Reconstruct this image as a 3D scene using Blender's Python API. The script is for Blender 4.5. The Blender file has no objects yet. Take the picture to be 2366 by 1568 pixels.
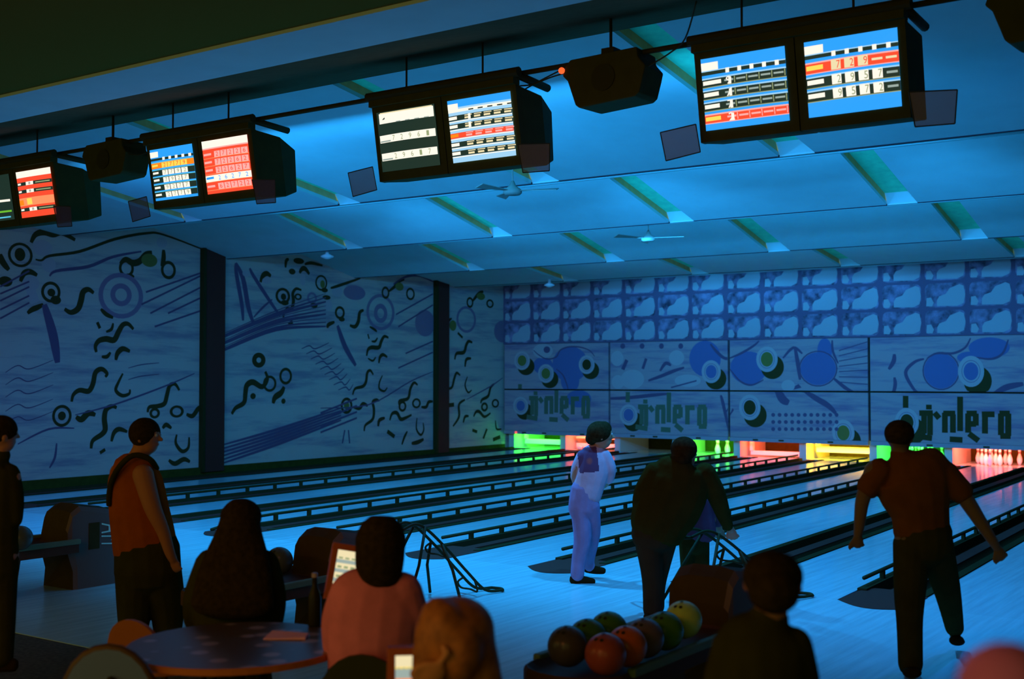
import bpy, bmesh, math, random
from mathutils import Vector, Matrix
R = math.radians
random.seed(7)
SC = bpy.context.scene
COL = SC.collection

# ------------------------------------------------------------------ camera, world, lights, exposure
SC.view_settings.view_transform = 'Standard'
SC.view_settings.look = 'None'
SC.view_settings.gamma = 1.0
SC.view_settings.exposure = 0.0
SC.view_settings.use_curve_mapping = False

cam = bpy.data.cameras.new('camera')
cam.sensor_width = 36.0
cam.lens = 42.8
cam.clip_end = 200
cam.dof.use_dof = True
cam.dof.focus_distance = 13.0
cam.dof.aperture_fstop = 2.0
cam_o = bpy.data.objects.new('camera', cam)
COL.objects.link(cam_o)
cam_o.location = (0, 0, 2.0)
cam_o.rotation_euler = (R(90 + 1.785), 0, R(34.99))
SC.camera = cam_o

world = bpy.data.worlds.new('world')
SC.world = world
world.use_nodes = True
bg = world.node_tree.nodes['Background']
bg.inputs['Color'].default_value = (1.0, 0.95, 0.25, 1)
bg.inputs['Strength'].default_value = 0.42

BLUE = (0.022, 0.36, 1.0)
def spot(loc, aim, power, col=BLUE, angle=150, blend=0.6, size=0.08):
    l = bpy.data.lights.new('spot', 'SPOT')
    l.energy = power; l.color = col; l.spot_size = R(angle); l.spot_blend = blend
    l.shadow_soft_size = size
    o = bpy.data.objects.new('spot', l); COL.objects.link(o)
    o.location = loc
    o.rotation_euler = (Vector(aim) - Vector(loc)).to_track_quat('-Z', 'Y').to_euler()
    return o
def area(loc, aim, power, col, sx, sy, spread=180):
    l = bpy.data.lights.new('area', 'AREA')
    l.energy = power; l.color = col; l.shape = 'RECTANGLE'; l.size = sx; l.size_y = sy; l.spread = R(spread)
    o = bpy.data.objects.new('area', l); COL.objects.link(o)
    o.location = loc
    d = (Vector(aim) - Vector(loc)).normalized()
    z = -d; x = Vector((1, 0, 0)); y = z.cross(x).normalized(); x = y.cross(z)
    o.rotation_euler = Matrix((x, y, z)).transposed().to_euler()
    return o
# blue stage lamps behind the monitors, on the hanging rail, pointing down over the approach and lanes
DEEP = (0.03, 0.20, 1.0)
for lx, pw in ((-1.3, 280), (-4.7, 860), (-8.3, 1300), (-11.8, 1000), (-15.2, 420)):
    spot((lx, 9.75, 4.5), (lx, 13.2, 0.0), pw * .9, col=DEEP if lx in (-1.3, -15.2) else BLUE, angle=150, blend=0.7)
for lx, pw in ((-4.6, 420), (-9.0, 620), (-13.6, 520)):  # unseen blue fill spots added past the rail, to brighten the lanes further down
    spot((lx, 14.7, 4.5), (lx, 21.0, 0.0), pw, angle=115, blend=0.7)
# long unseen blue fill strips added below the ceiling rows to brighten their panels
for cy, cz_, pw in ((10.75, 4.72, 110), (14.7, 4.52, 130), (18.8, 4.38, 110), (22.9, 4.26, 80)):
    area((-9.8, cy, cz_), (-9.8, cy + 1, cz_ + .04), pw, BLUE, 11.5, .10, 150)
# blue lamps washing the top of the far wall
for lx, pw in ((-16.4, 5), (-15.0, 12), (-13.6, 18), (-12.2, 15), (-10.8, 11), (-9.3, 9)):
    spot((lx, 27.6, 4.28), (lx, 28.6, 4.22), pw, angle=150, blend=0.9)
# unseen pinkish fill spot, added to lift the red on the bowlers' backs
spot((-3.2, 3.0, 4.6), (-5.6, 10.0, 1.2), 80, (1.0, .30, .45), angle=60, blend=.8)
# warm bar lamps of the seating area behind the camera
area((-3.5, -1.6, 3.6), (-5.0, 4.5, 1.0), 26, (1.0, 0.22, 0.06), 2.0, 0.6)
area((-8.5, -1.0, 3.4), (-7.0, 5.0, 1.0), 16, (1.0, 0.25, 0.03), 2.0, 0.6)

# ------------------------------------------------------------------ materials
MATS = {}
def mat(name, col, rough=0.7, metal=0.0, noise=0.0, nscale=8.0, emit=None, estr=1.0, spec=0.3, alpha=1.0, bump=0.0):
    if name in MATS: return MATS[name]
    m = bpy.data.materials.new(name); m.use_nodes = True
    nt = m.node_tree; b = nt.nodes['Principled BSDF']
    b.inputs['Roughness'].default_value = rough
    b.inputs['Metallic'].default_value = metal
    b.inputs['Specular IOR Level'].default_value = spec
    c = (col[0], col[1], col[2], 1)
    b.inputs['Base Color'].default_value = c
    if noise > 0 or bump > 0:
        tc = nt.nodes.new('ShaderNodeTexCoord')
        n = nt.nodes.new('ShaderNodeTexNoise'); n.inputs['Scale'].default_value = nscale; n.inputs['Detail'].default_value = 4
        nt.links.new(tc.outputs['Object'], n.inputs['Vector'])
        if noise > 0:
            r = nt.nodes.new('ShaderNodeValToRGB')
            r.color_ramp.elements[0].position = 0.3; r.color_ramp.elements[1].position = 0.7
            r.color_ramp.elements[0].color = tuple(max(0, x * (1 - noise)) for x in col) + (1,)
            r.color_ramp.elements[1].color = tuple(min(1, x * (1 + noise)) for x in col) + (1,)
            nt.links.new(n.outputs['Fac'], r.inputs['Fac'])
            nt.links.new(r.outputs['Color'], b.inputs['Base Color'])
        if bump > 0:
            bp = nt.nodes.new('ShaderNodeBump'); bp.inputs['Strength'].default_value = bump; bp.inputs['Distance'].default_value = 0.02
            nt.links.new(n.outputs['Fac'], bp.inputs['Height']); nt.links.new(bp.outputs['Normal'], b.inputs['Normal'])
    if emit:
        b.inputs['Emission Color'].default_value = (emit[0], emit[1], emit[2], 1)
        b.inputs['Emission Strength'].default_value = estr
    if alpha < 1:
        b.inputs['Alpha'].default_value = alpha
    MATS[name] = m
    return m

DARK = mat('dark_plastic', (.055, .055, .008), .8, noise=.15, spec=.05)
DARKM = mat('dark_metal', (.035, .033, .008), .6, spec=.1)
RUBBER = mat('gutter_grey', (.045, .035, .014), .9, spec=.0)
CAPM = mat('divider_cap', (.11, .032, .022), .8, spec=.05)
BLACKC = mat('black_ceiling', (.16, .115, .02), .95, spec=0)
GREYC = mat('grey_soffit', (.13, .09, .045), .95, noise=.08, spec=0)
CEIL = mat('ceiling_paint', (.40, .60, .58), .9, noise=.03, nscale=3, spec=.05)
CEIL2 = mat('ceiling_lip', (.06, .05, .06), .9, spec=0)
SLOTB = mat('slot_tan', (.90, .40, .14), .85, noise=.1)
SLOTT = mat('slot_teal', (.10, .80, .42), .85, noise=.1)

def lane_mat(name, col, rough):
    m = bpy.data.materials.new(name); m.use_nodes = True
    nt = m.node_tree; b = nt.nodes['Principled BSDF']
    tc = nt.nodes.new('ShaderNodeTexCoord'); mp = nt.nodes.new('ShaderNodeMapping')
    mp.inputs['Scale'].default_value = (11.0, .55, 1)
    nt.links.new(tc.outputs['Object'], mp.inputs['Vector'])
    n = nt.nodes.new('ShaderNodeTexNoise'); n.inputs['Scale'].default_value = 1.6; n.inputs['Detail'].default_value = 3
    nt.links.new(mp.outputs['Vector'], n.inputs['Vector'])
    r = nt.nodes.new('ShaderNodeValToRGB')
    r.color_ramp.elements[0].position = .25; r.color_ramp.elements[1].position = .75
    r.color_ramp.elements[0].color = tuple(x * .82 for x in col) + (1,)
    r.color_ramp.elements[1].color = tuple(min(1, x * 1.1) for x in col) + (1,)
    nt.links.new(n.outputs['Fac'], r.inputs['Fac']); nt.links.new(r.outputs['Color'], b.inputs['Base Color'])
    b.inputs['Roughness'].default_value = rough
    b.inputs['Specular IOR Level'].default_value = .5
    return m
LANE = lane_mat('lane_boards', (.42, .66, .64), .14)
APPR = lane_mat('approach_boards', (.42, .66, .64), .22)
CARPET = mat('carpet', (.07, .07, .04), .95, noise=.4, nscale=30)

def mural_mat(name, c1, c2, ang):
    # pale printed ground with soft slanting brush streaks
    m = bpy.data.materials.new(name); m.use_nodes = True
    nt = m.node_tree; b = nt.nodes['Principled BSDF']
    tc = nt.nodes.new('ShaderNodeTexCoord'); mp = nt.nodes.new('ShaderNodeMapping')
    mp.inputs['Rotation'].default_value = ang
    mp.inputs['Scale'].default_value = (.35, .35, 3.2)
    nt.links.new(tc.outputs['Object'], mp.inputs['Vector'])
    n = nt.nodes.new('ShaderNodeTexNoise'); n.inputs['Scale'].default_value = 1.3; n.inputs['Detail'].default_value = 6; n.inputs['Roughness'].default_value = .65
    nt.links.new(mp.outputs['Vector'], n.inputs['Vector'])
    r = nt.nodes.new('ShaderNodeValToRGB')
    r.color_ramp.elements[0].position = .34; r.color_ramp.elements[1].position = .52
    r.color_ramp.elements[0].color = c2 + (1,); r.color_ramp.elements[1].color = c1 + (1,)
    nt.links.new(n.outputs['Fac'], r.inputs['Fac']); nt.links.new(r.outputs['Color'], b.inputs['Base Color'])
    b.inputs['Roughness'].default_value = .85; b.inputs['Specular IOR Level'].default_value = .1
    return m
MURAL = mural_mat('mural_ground', (.60, .46, .37), (.36, .27, .28), (R(-22), 0, 0))
MASKG = mural_mat('mask_ground', (.50, .32, .31), (.26, .15, .24), (0, R(22), 0))
PAINT = {'D': mat('paint_ink', (.06, .045, .012), .85, spec=.1), 'd': mat('paint_shadow', (.16, .09, .15), .85, spec=.1),
         'L': mat('paint_pale', (.55, .40, .38), .85, spec=.1), 'P': mat('paint_violet', (.32, .18, .24), .85, spec=.1),
         'B': mat('paint_blue', (.14, .15, .30), .85, spec=.1), 'G': mat('paint_olive', (.20, .18, .04), .85, spec=.1),
         'T': mat('paint_lettering', (.14, .15, .08), .85, spec=.1)}
PKEY = ['D', 'd', 'L', 'P', 'B', 'G', 'T']

EM = {}
def em(k):
    if k not in EM:
        c = {'blue': (.025, .36, 1.0), 'white': (1.0, .93, .80), 'red': (.95, .075, .03), 'pink': (1.0, .42, .38), 'black': (.012, .03, .022),
             'yellow': (1.0, .70, .10), 'orange': (1.0, .25, .01), 'cyan': (.10, .55, .75), 'olive': (.30, .36, .18), 'pale': (.35, .65, .9),
             'green': (.15, .5, .03), 'cream': (.85, .72, .42), 'grey': (.32, .40, .36), 'salmon': (.95, .30, .12)}[k]
        EM[k] = mat('screen_' + k, (.01, .01, .01), .4, emit=c, estr=1.05)
    return EM[k]

# ------------------------------------------------------------------ mesh helpers
class MB:
    def __init__(s): s.v = []; s.f = []; s.mi = []; s.m = []
    def mslot(s, m):
        if m not in s.m: s.m.append(m)
        return s.m.index(m)
    def add(s, vs, fs, m):
        o = len(s.v); s.v += [tuple(v) for v in vs]; k = s.mslot(m)
        for f in fs: s.f.append([i + o for i in f]); s.mi.append(k)
    def box(s, x0, y0, z0, x1, y1, z1, m):
        s.add([(x0, y0, z0), (x1, y0, z0), (x1, y1, z0), (x0, y1, z0), (x0, y0, z1), (x1, y0, z1), (x1, y1, z1), (x0, y1, z1)],
              [(0, 3, 2, 1), (4, 5, 6, 7), (0, 1, 5, 4), (1, 2, 6, 5), (2, 3, 7, 6), (3, 0, 4, 7)], m)
    def hexa(s, p, m):      # 8 points: bottom 4 ccw, top 4 ccw
        s.add(p, [(0, 3, 2, 1), (4, 5, 6, 7), (0, 1, 5, 4), (1, 2, 6, 5), (2, 3, 7, 6), (3, 0, 4, 7)], m)
    def quad(s, a, b, c, d, m): s.add([a, b, c, d], [(0, 1, 2, 3)], m)
    def tube(s, pts, r, m, n=8, smooth=False, caps=True, closed=False):
        P_ = [Vector(p) for p in pts]
        if smooth: P_ = catmull(P_, 6)
        rs = r if isinstance(r, (list, tuple)) else [r] * len(P_)
        vs = []; up = None
        for i, p in enumerate(P_):
            if closed: t = P_[(i + 1) % len(P_)] - P_[i - 1]
            else: t = P_[min(i + 1, len(P_) - 1)] - P_[max(i - 1, 0)]
            t.normalize()
            if up is None:
                up = Vector((0, 0, 1)) if abs(t.z) < .9 else Vector((1, 0, 0))
            u = (up - t * up.dot(t)).normalized(); up = u; w = t.cross(u)
            for k in range(n):
                a = 2 * math.pi * k / n
                vs.append(p + (u * math.cos(a) + w * math.sin(a)) * rs[i])
        fs = []; L = len(P_)
        for i in range(L if closed else L - 1):
            for k in range(n):
                a = i * n + k; b = i * n + (k + 1) % n; j = (i + 1) % L
                fs.append((a, b, j * n + (k + 1) % n, j * n + k))
        if caps and not closed:
            fs.append(tuple(range(n - 1, -1, -1))); fs.append(tuple((L - 1) * n + k for k in range(n)))
        s.add(vs, fs, m)
    def lathe(s, prof, c, m, n=20, mats=None):
        vs = []; L = len(prof)
        for r, z in prof:
            for k in range(n):
                a = 2 * math.pi * k / n
                vs.append((c[0] + r * math.cos(a), c[1] + r * math.sin(a), c[2] + z))
        for i in range(L - 1):
            fs = [(i * n + k, i * n + (k + 1) % n, (i + 1) * n + (k + 1) % n, (i + 1) * n + k) for k in range(n)]
            o = len(s.v)
            mm = mats[i] if mats else m
            k0 = s.mslot(mm)
            if i == 0: base = o; s.v += vs
            for f in fs: s.f.append([q + base for q in f]); s.mi.append(k0)
        s.f.append([base + k for k in range(n - 1, -1, -1)]); s.mi.append(s.mslot(m))
        s.f.append([base + (L - 1) * n + k for k in range(n)]); s.mi.append(s.mslot(m))
    def ball(s, c, r, m, n=20, rz=None, mx=None):
        vs = []; fs = []; h = n // 2; rr = r if isinstance(r, (tuple, list)) else (r, r, r)
        for i in range(h + 1):
            th = math.pi * i / h
            for k in range(n):
                a = 2 * math.pi * k / n
                p = Vector((rr[0] * math.sin(th) * math.cos(a), rr[1] * math.sin(th) * math.sin(a), rr[2] * math.cos(th)))
                if mx: p = mx @ p
                vs.append(p + Vector(c))
        for i in range(h):
            for k in range(n):
                fs.append((i * n + k, (i + 1) * n + k, (i + 1) * n + (k + 1) % n, i * n + (k + 1) % n))
        s.add(vs, fs, m)
    def build(s, name, parent=None, smooth=False, org=None, bevel=0, merge=True):
        me = bpy.data.meshes.new(name)
        off = Vector(org) if org is not None else (parent.location if parent is not None and parent.parent is None else Vector((0, 0, 0)))
        if parent is not None and parent.parent is not None: off = parent.parent.location + parent.location if org is None else Vector(org)
        me.from_pydata([tuple(Vector(v) - off) for v in s.v], [], s.f)
        for m in s.m: me.materials.append(m)
        for p, k in zip(me.polygons, s.mi): p.material_index = k; p.use_smooth = smooth
        me.validate(); me.update()
        if merge:
            bm = bmesh.new(); bm.from_mesh(me); bmesh.ops.remove_doubles(bm, verts=bm.verts, dist=1e-5)
            bm.to_mesh(me); bm.free()
        o = bpy.data.objects.new(name, me); COL.objects.link(o)
        if parent is None and org is not None: o.location = org
        if parent is not None: o.parent = parent
        if bevel:
            b = o.modifiers.new('bevel', 'BEVEL'); b.width = bevel; b.segments = 2; b.limit_method = 'ANGLE'
        return o

def catmull(P_, k):
    if len(P_) < 3: return P_
    out = []
    for i in range(len(P_) - 1):
        a = P_[max(i - 1, 0)]; b = P_[i]; c = P_[i + 1]; d = P_[min(i + 2, len(P_) - 1)]
        for q in range(k):
            t = q / k
            out.append(.5 * ((2 * b) + (c - a) * t + (2 * a - 5 * b + 4 * c - d) * t * t + (3 * b - a - 3 * c + d) * t ** 3))
    out.append(P_[-1])
    return out

def tag(o, label=None, cat=None, group=None, kind=None):
    if label: o['label'] = label
    if cat: o['category'] = cat
    if group: o['group'] = group
    if kind: o['kind'] = kind
    return o
def thing(name, loc, label, cat, group=None):
    o = bpy.data.objects.new(name, None); COL.objects.link(o); o.location = loc; o.empty_display_size = .1
    return tag(o, label, cat, group)
def struct(o, label, cat):
    return tag(o, label, cat, kind='structure')
def dup(o, parent=None):
    c = o.copy(); COL.objects.link(c)
    if parent is not None: c.parent = parent
    for ch in o.children: dup(ch, c)
    return c

TXT_CACHE = {}
def text_geo(s, shear=0.0):
    key = (s, shear)
    if key not in TXT_CACHE:
        cu = bpy.data.curves.new('t', 'FONT'); cu.body = s; cu.size = 1.0; cu.shear = shear; cu.resolution_u = 2
        o = bpy.data.objects.new('t', cu); COL.objects.link(o)
        dg = bpy.context.evaluated_depsgraph_get()
        me = bpy.data.meshes.new_from_object(o.evaluated_get(dg))
        vs = [(v.co.x, v.co.y) for v in me.vertices]; fs = [tuple(p.vertices) for p in me.polygons]
        bpy.data.objects.remove(o); bpy.data.curves.remove(cu); bpy.data.meshes.remove(me)
        x0 = min(v[0] for v in vs); x1 = max(v[0] for v in vs); y0 = min(v[1] for v in vs); y1 = max(v[1] for v in vs)
        TXT_CACHE[key] = ([((a - x0) / (x1 - x0), (b - y0) / (y1 - y0)) for a, b in vs], fs)
    return TXT_CACHE[key]
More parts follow.
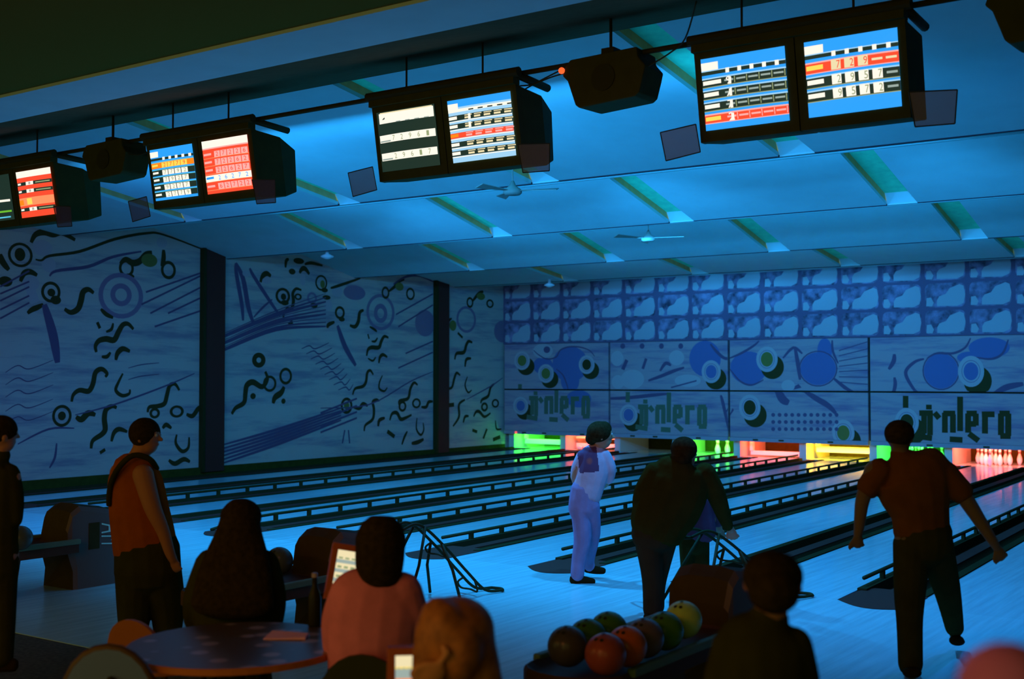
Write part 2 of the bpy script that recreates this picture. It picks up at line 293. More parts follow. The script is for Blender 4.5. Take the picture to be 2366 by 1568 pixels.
WALL_PAINT = [('s','D',[(13.348,4.503),(13.438,4.659),(13.622,4.727),(13.81,4.703),(14.0,4.747),(14.292,4.639)],0.1),('o','D',[(13.133,4.255)],(0.254,0.228,0.78)),('o','D',[(13.124,4.262)],(0.109,0.122,0.0)),('o','L',[(13.589,4.425)],(0.206,0.149,0.0)),('o','L',[(13.724,4.12)],(0.15,0.142,0.0)),('s','D',[(13.444,4.198),(13.573,4.191),(13.74,4.288),(14.393,4.426),(15.199,4.74),(15.945,4.927),(16.39,4.942),(17.514,4.709)],0.046),('s','d',[(13.745,3.905),(13.895,4.015),(14.595,4.151),(15.162,4.386),(15.84,4.549)],0.051),('s','D',[(12.726,4.237),(12.78,4.097),(12.905,3.961)],0.096),('o','D',[(12.838,3.746)],(0.141,0.096,0.0)),('s','D',[(13.14,3.766),(13.21,3.918),(13.337,3.959),(13.484,3.904)],0.09),('o','L',[(13.358,3.747)],(0.174,0.131,0.0)),('s','L',[(13.322,3.679),(13.454,3.391)],0.148),('s','D',[(13.292,3.186),(13.383,3.256),(13.51,3.311),(13.621,3.366)],0.082),('o','D',[(13.777,3.607)],(0.209,0.2,0.7)),('o','D',[(13.787,3.599)],(0.085,0.075,0.0)),('o','D',[(13.883,3.462)],(0.114,0.083,0.0)),('s','D',[(14.076,3.304),(14.212,3.242),(14.367,3.317),(14.434,3.474),(14.481,3.647),(14.6,3.705),(14.721,3.643)],0.102),('o','D',[(15.479,4.182)],(0.181,0.177,0.65)),('s','D',[(15.33,4.259),(15.456,4.357),(15.627,4.299),(15.799,4.348),(15.95,4.504),(16.103,4.553)],0.107),('o','G',[(16.039,4.385)],(0.199,0.135,0.0)),('o','D',[(15.545,4.027)],(0.128,0.054,0.0)),('o','L',[(16.346,4.774)],(0.136,0.109,0.0)),('o','D',[(16.522,4.221)],(0.194,0.192,0.65)),('s','D',[(16.351,4.282),(16.395,4.449),(16.393,4.632)],0.091),('o','P',[(15.359,3.626)],(0.534,0.457,0.8)),('o','P',[(15.358,3.644)],(0.255,0.229,0.55)),('s','D',[(14.886,3.341),(15.01,3.242),(15.176,3.179)],0.07),('s','D',[(14.808,3.078),(14.871,2.959)],0.052),('s','D',[(15.014,2.895),(15.137,2.951),(15.177,3.074)],0.052),('s','D',[(14.795,2.492),(14.773,2.612),(14.853,2.717),(15.016,2.756),(15.202,2.743),(15.304,2.903),(15.407,3.047),(15.534,3.07),(15.663,2.968)],0.096),('s','D',[(14.918,2.407),(15.04,2.409),(15.122,2.497)],0.061),('s','D',[(15.248,2.342),(15.288,2.482),(15.413,2.572),(15.583,2.522)],0.088),('s','d',[(12.736,3.515),(13.321,3.778)],0.026),('s','d',[(12.737,3.387),(13.322,3.679)],0.026),('s','d',[(12.74,3.227),(13.324,3.515)],0.026),('s','d',[(12.742,3.066),(13.326,3.384)],0.026),('s','d',[(12.734,3.644),(13.318,3.974)],0.026),('s','d',[(15.852,3.474),(17.447,4.193)],0.03),('s','d',[(16.072,3.305),(17.449,3.948)],0.03),('s','d',[(16.52,3.324),(17.451,3.722)],0.03),('s','d',[(16.186,3.038),(17.454,3.439)],0.03),('s','d',[(15.958,3.731),(17.398,4.228)],0.03),('s','d',[(13.64,3.367),(13.835,2.792),(13.936,2.277)],0.15),('s','D',[(14.252,1.537),(14.29,1.672),(14.425,1.755),(14.624,1.736),(14.722,1.872),(14.78,2.096),(14.921,2.165),(15.044,2.079),(15.004,2.01)],0.086),('s','D',[(15.418,2.08),(15.315,1.905),(15.255,1.748),(15.402,1.641),(15.571,1.674),(15.591,1.762)],0.061),('o','D',[(14.044,1.273)],(0.212,0.209,0.72)),('o','D',[(14.044,1.273)],(0.086,0.084,0.0)),('s','D',[(14.353,1.248),(14.472,1.194),(14.629,1.309),(14.789,1.271)],0.102),('s','D',[(14.697,0.623),(14.735,0.776),(14.936,0.888),(15.016,0.988),(14.993,1.196),(15.032,1.368),(15.175,1.435),(15.279,1.398)],0.095),('s','D',[(15.163,0.74),(15.223,0.911),(15.347,0.977),(15.537,0.917)],0.079),('s','D',[(16.028,1.293),(16.071,1.399),(16.27,1.413),(16.448,1.464),(16.514,1.645),(16.58,1.827),(16.717,1.863),(16.833,1.733)],0.082),('o','D',[(16.205,1.271)],(0.133,0.109,0.5)),('o','D',[(16.769,1.293)],(0.185,0.128,0.6)),('s','D',[(17.024,1.232),(17.189,1.191),(17.354,1.355),(17.498,1.352)],0.084),('s','D',[(16.409,0.957),(16.498,1.027),(16.635,0.95)],0.073),('s','D',[(16.573,0.297),(16.734,0.215),(16.964,0.293),(17.128,0.229)],0.083),('s','D',[(16.773,0.817),(16.752,0.634),(16.915,0.462),(17.078,0.527),(17.099,0.748)],0.064),('s','d',[(13.126,0.78),(13.763,1.032),(14.317,1.03)],0.03),('s','d',[(14.333,1.282),(15.237,1.469),(16.422,1.81),(17.228,2.084)],0.029),('s','d',[(13.791,0.303),(13.902,0.496),(13.936,0.76)],0.04),('s','D',[(14.899,0.528),(15.021,0.591)],0.052),('s','d',[(12.86,2.09),(13.107,2.22),(13.342,2.157),(13.841,2.326)],0.015),('s','d',[(12.863,1.865),(13.11,1.994),(13.345,1.928),(13.844,2.093)],0.015),('s','d',[(12.866,1.641),(13.113,1.767),(13.348,1.699),(13.847,1.86)],0.015),('s','d',[(12.87,1.384),(13.116,1.508),(13.352,1.438),(13.85,1.594)],0.015),('s','d',[(12.873,1.16),(13.119,1.281),(13.355,1.21),(13.853,1.361)],0.015),('s','d',[(15.544,2.186),(15.865,2.259),(16.305,2.299)],0.016),('s','d',[(15.547,1.957),(15.868,2.027),(16.307,2.064)],0.016),('s','d',[(18.355,4.51),(18.377,4.264),(18.536,3.617),(18.578,3.253)],0.088),('s','d',[(18.355,4.51),(18.57,4.175),(18.731,3.553),(18.891,3.191)],0.103),('s','d',[(18.763,4.424),(18.883,4.255),(19.368,3.732),(19.699,3.401)],0.075),('s','d',[(18.89,3.339),(19.167,3.573),(19.449,3.767)],0.042),('o','L',[(18.666,4.299)],(0.118,0.073,0.0)),('s','D',[(19.083,4.134),(19.162,4.289),(19.282,4.342),(19.404,4.29)],0.097),('o','L',[(19.283,4.177)],(0.143,0.075,0.0)),('o','D',[(19.779,3.86)],(0.23,0.19,0.68)),('o','D',[(19.8,3.846)],(0.083,0.076,0.0)),('o','D',[(19.842,3.711)],(0.126,0.061,0.0)),('s','D',[(19.825,3.3),(19.803,3.436),(19.906,3.562),(20.054,3.584),(20.116,3.755),(20.094,3.938),(20.199,4.052),(20.371,4.031)],0.077),('o','D',[(20.265,3.871)],(0.118,0.077,0.5)),('o','L',[(19.992,3.398)],(0.137,0.107,0.0)),('s','D',[(19.951,3.229),(20.098,3.28)],0.061),('s','D',[(19.857,4.519),(19.877,4.673),(19.961,4.726)],0.069),('o','D',[(20.28,4.705)],(0.173,0.07,0.0)),('o','D',[(20.069,4.443)],(0.106,0.069,0.0)),('s','D',[(20.304,4.428),(20.389,4.527),(20.498,4.535),(20.629,4.42)],0.093),('s','D',[(20.475,4.642),(20.693,4.69),(21.072,4.656)],0.062),('o','L',[(20.413,4.281)],(0.086,0.139,0.0)),('o','D',[(21.029,4.243)],(0.203,0.189,0.75)),('o','G',[(21.074,4.214)],(0.079,0.094,0.0)),('o','D',[(21.143,4.076)],(0.113,0.055,0.0)),('o','P',[(20.721,3.864)],(0.166,0.14,0.6)),('o','D',[(20.788,3.696)],(0.122,0.063,0.0)),('o','D',[(21.211,3.906)],(0.137,0.055,0.0)),('o','L',[(21.576,4.07)],(0.186,0.128,0.0)),('s','D',[(21.346,4.136),(21.645,4.218),(22.402,4.444)],0.058),('o','L',[(21.281,3.72)],(0.136,0.127,0.0)),('o','D',[(21.672,3.562)],(0.175,0.16,0.6)),('o','D',[(21.742,3.405)],(0.105,0.056,0.0)),('s','D',[(21.238,3.18),(21.283,3.26),(21.488,3.331)],0.079),('s','D',[(22.025,3.27),(22.215,3.244),(22.334,3.379),(22.382,3.593),(22.527,3.665)],0.09),('s','d',[(18.047,2.959),(19.574,3.517),(21.188,4.0)],0.018),('s','d',[(18.047,2.922),(19.575,3.462),(21.189,3.902)],0.036),('s','d',[(18.048,2.885),(19.575,3.408),(21.189,3.804)],0.054),('s','d',[(18.048,2.813),(19.575,3.354),(21.19,3.706)],0.018),('s','d',[(18.049,2.775),(19.576,3.3),(21.191,3.608)],0.036),('s','d',[(18.049,2.738),(19.576,3.245),(21.191,3.51)],0.054),('s','d',[(18.05,2.666),(19.577,3.191),(21.192,3.412)],0.018),('s','d',[(18.05,2.629),(19.577,3.137),(21.192,3.314)],0.036),('s','d',[(18.05,2.591),(19.577,3.083),(21.193,3.216)],0.054),('s','D',[(18.268,1.203),(18.376,1.333),(18.618,1.445),(18.66,1.662),(18.704,1.829),(18.883,1.896),(19.157,1.793),(19.317,1.963),(19.246,2.133)],0.107),('o','D',[(19.387,1.86)],(0.206,0.185,0.68)),('o','D',[(19.882,2.031)],(0.202,0.194,0.66)),('o','D',[(19.051,2.387)],(0.202,0.169,0.35)),('s','D',[(19.836,1.788),(19.741,1.651),(19.553,1.549),(19.493,1.413)],0.117),('o','D',[(18.885,1.586)],(0.082,0.068,0.0)),('o','D',[(19.814,1.459)],(0.067,0.062,0.0)),('s','d',[(18.058,0.552),(19.629,0.825),(21.73,1.263)],0.048),('s','d',[(18.059,0.473),(19.63,0.756),(21.731,1.205)],0.048),('s','d',[(18.06,0.395),(19.63,0.687),(21.731,1.146)],0.048),('s','d',[(18.061,0.316),(19.631,0.618),(21.731,1.087)],0.048),('s','d',[(18.061,0.237),(19.631,0.549),(21.732,1.029)],0.048),('s','d',[(18.062,0.158),(19.632,0.481),(21.732,0.97)],0.048),('s','d',[(20.388,2.667),(20.637,2.743),(20.839,2.676),(21.3,2.83)],0.025),('s','d',[(20.538,2.55),(20.788,2.625),(20.982,2.556),(21.405,2.708)],0.025),('s','d',[(20.689,2.431),(20.941,2.506),(21.126,2.436),(21.511,2.586)],0.025),('s','d',[(20.841,2.311),(21.096,2.385),(21.272,2.315),(21.617,2.464)],0.025),('s','d',[(20.995,2.19),(21.252,2.264),(21.419,2.192),(21.724,2.34)],0.025),('s','d',[(21.149,2.068),(21.409,2.141),(21.567,2.069),(21.832,2.216)],0.026),('s','d',[(21.305,1.945),(21.567,2.018),(21.716,1.944),(21.94,2.092)],0.026),('s','d',[(21.463,1.821),(21.727,1.893),(21.866,1.819),(22.049,1.966)],0.026),('s','d',[(21.622,1.696),(21.888,1.767),(22.018,1.693),(22.158,1.84)],0.026),('o','P',[(23.159,3.641)],(0.538,0.458,0.82)),('o','P',[(23.159,3.611)],(0.255,0.245,0.5)),('o','P',[(22.19,4.076)],(0.398,0.179,0.0)),('o','P',[(24.923,3.43)],(0.409,0.352,0.0)),('o','D',[(23.342,4.141)],(0.15,0.16,0.6)),('s','D',[(23.459,4.179),(23.694,4.316),(23.837,4.45),(24.077,4.528)],0.075),('o','G',[(23.885,4.328)],(0.164,0.106,0.0)),('o','D',[(24.323,4.165)],(0.177,0.164,0.65)),('s','d',[(23.647,4.375),(24.126,4.594),(24.668,4.662),(25.277,4.542)],0.051),('s','D',[(22.75,3.26),(22.908,3.205),(23.023,3.148)],0.055),('s','D',[(22.683,3.077),(22.728,2.958)],0.036),('s','D',[(22.819,2.9),(22.955,2.903),(23.046,2.996)],0.049),('s','D',[(22.641,2.534),(22.685,2.685),(22.82,2.748),(23.093,2.754),(23.185,2.908),(23.3,3.034),(23.463,3.007)],0.085),('s','D',[(22.686,2.474),(22.867,2.416),(22.98,2.508)],0.042),('s','D',[(23.095,2.358),(23.14,2.511),(23.256,2.573),(23.419,2.514)],0.073),('s','D',[(22.137,1.578),(22.224,1.726),(22.51,1.783),(22.621,1.903),(22.665,2.113),(22.777,2.174),(22.891,2.068)],0.072),('s','D',[(23.235,2.053),(23.12,1.871),(23.121,1.718),(23.306,1.656),(23.422,1.747)],0.049),('o','D',[(21.922,1.316)],(0.208,0.2,0.65)),('o','G',[(21.922,1.316)],(0.095,0.089,0.0)),('s','D',[(22.161,1.282),(22.38,1.247),(22.512,1.349),(22.691,1.301)],0.084),('s','D',[(22.56,0.675),(22.604,0.823),(22.873,0.965),(22.918,1.206),(22.871,1.388),(23.008,1.446),(23.122,1.414)],0.073),('s','D',[(23.079,0.777),(23.124,0.928),(23.332,0.983)],0.079),('s','D',[(23.896,1.278),(23.896,1.402),(24.234,1.459),(24.331,1.709),(24.478,1.865),(24.626,1.802)],0.075),('o','D',[(24.016,1.26)],(0.155,0.14,0.55)),('o','D',[(24.578,1.328)],(0.18,0.133,0.6)),('s','D',[(24.778,1.229),(24.979,1.225),(25.081,1.351),(25.259,1.364)],0.077),('s','D',[(23.519,0.916),(23.612,1.083),(23.802,1.094),(23.946,0.935),(24.138,0.961),(24.382,1.033)],0.081),('s','D',[(24.604,0.948),(24.58,0.664),(24.755,0.5),(24.88,0.622),(24.854,0.814)],0.051),('s','D',[(23.426,0.643),(23.709,0.494)],0.08),('s','D',[(23.996,0.281),(24.092,0.463),(24.212,0.615)],0.062),('s','D',[(24.384,0.295),(24.631,0.315),(24.881,0.384)],0.088),('s','d',[(21.021,1.276),(22.736,1.33),(24.33,1.897),(25.258,2.152)],0.028),('s','d',[(21.591,3.251),(21.85,2.758),(22.243,2.29)],0.118),('s','d',[(21.021,1.161),(22.291,1.487)],0.036),('s','d',[(21.023,0.989),(22.292,1.309)],0.036),('s','d',[(21.023,0.846),(22.293,1.16)],0.036),('s','d',[(21.024,0.702),(22.293,1.011)],0.036),('s','d',[(21.777,0.411),(21.861,0.73)],0.035),('s','d',[(22.035,0.399),(21.99,0.725)],0.035),('s','d',[(23.745,3.605),(25.253,4.217)],0.032),('s','d',[(23.841,3.297),(25.253,3.926)],0.032),('s','d',[(24.133,2.618),(25.256,2.958)],0.032),('s','d',[(23.845,2.24),(25.256,2.668)],0.032),('o','P',[(26.722,3.596)],(0.447,0.369,0.8)),('o','D',[(26.888,4.073)],(0.157,0.151,0.6)),('s','D',[(27.0,4.112),(27.282,4.331),(27.511,4.412)],0.082),('o','G',[(27.397,4.269)],(0.195,0.102,0.0)),('o','D',[(27.83,4.086)],(0.176,0.124,0.6)),('s','D',[(25.882,3.268),(25.908,3.498),(26.068,3.603)],0.059),('o','G',[(26.122,3.407)],(0.151,0.145,0.0)),('s','D',[(26.338,3.216),(26.557,3.089)],0.053),('o','P',[(28.452,3.314)],(0.425,0.314,0.0)),('s','D',[(26.204,2.485),(26.285,2.652),(26.612,2.69),(26.722,2.893),(26.833,2.996),(27.001,2.966)],0.087),('s','D',[(26.668,2.291),(26.723,2.492),(26.945,2.528)],0.074),('s','D',[(25.805,1.697),(26.071,1.728),(26.178,1.958),(26.286,2.123),(26.449,2.057)],0.072),('s','D',[(26.779,2.024),(26.669,1.79),(26.807,1.589),(26.974,1.655)],0.047),('s','D',[(25.806,1.241),(26.179,1.266)],0.086),('s','D',[(26.127,0.676),(26.396,0.932),(26.396,1.262),(26.669,1.391)],0.073),('s','D',[(26.587,0.761),(26.67,0.925),(26.835,0.937)],0.067),('s','D',[(27.398,1.278),(27.455,1.379),(27.743,1.477),(27.86,1.715),(28.036,1.817)],0.075),('o','D',[(27.57,1.173)],(0.162,0.13,0.5)),('o','D',[(28.094,1.266)],(0.178,0.125,0.6)),('s','D',[(27.059,0.914),(27.171,1.046),(27.341,1.042),(27.57,0.901),(27.86,0.996)],0.074),('s','D',[(28.094,0.783),(28.153,0.54),(28.391,0.532)],0.048),('s','D',[(27.513,0.291),(27.686,0.556)],0.061),('s','D',[(27.003,0.547),(27.228,0.488)],0.067),('s','D',[(27.977,0.238),(28.331,0.309)],0.083),('s','d',[(26.724,1.39),(27.86,1.75),(28.452,1.99)],0.027)]
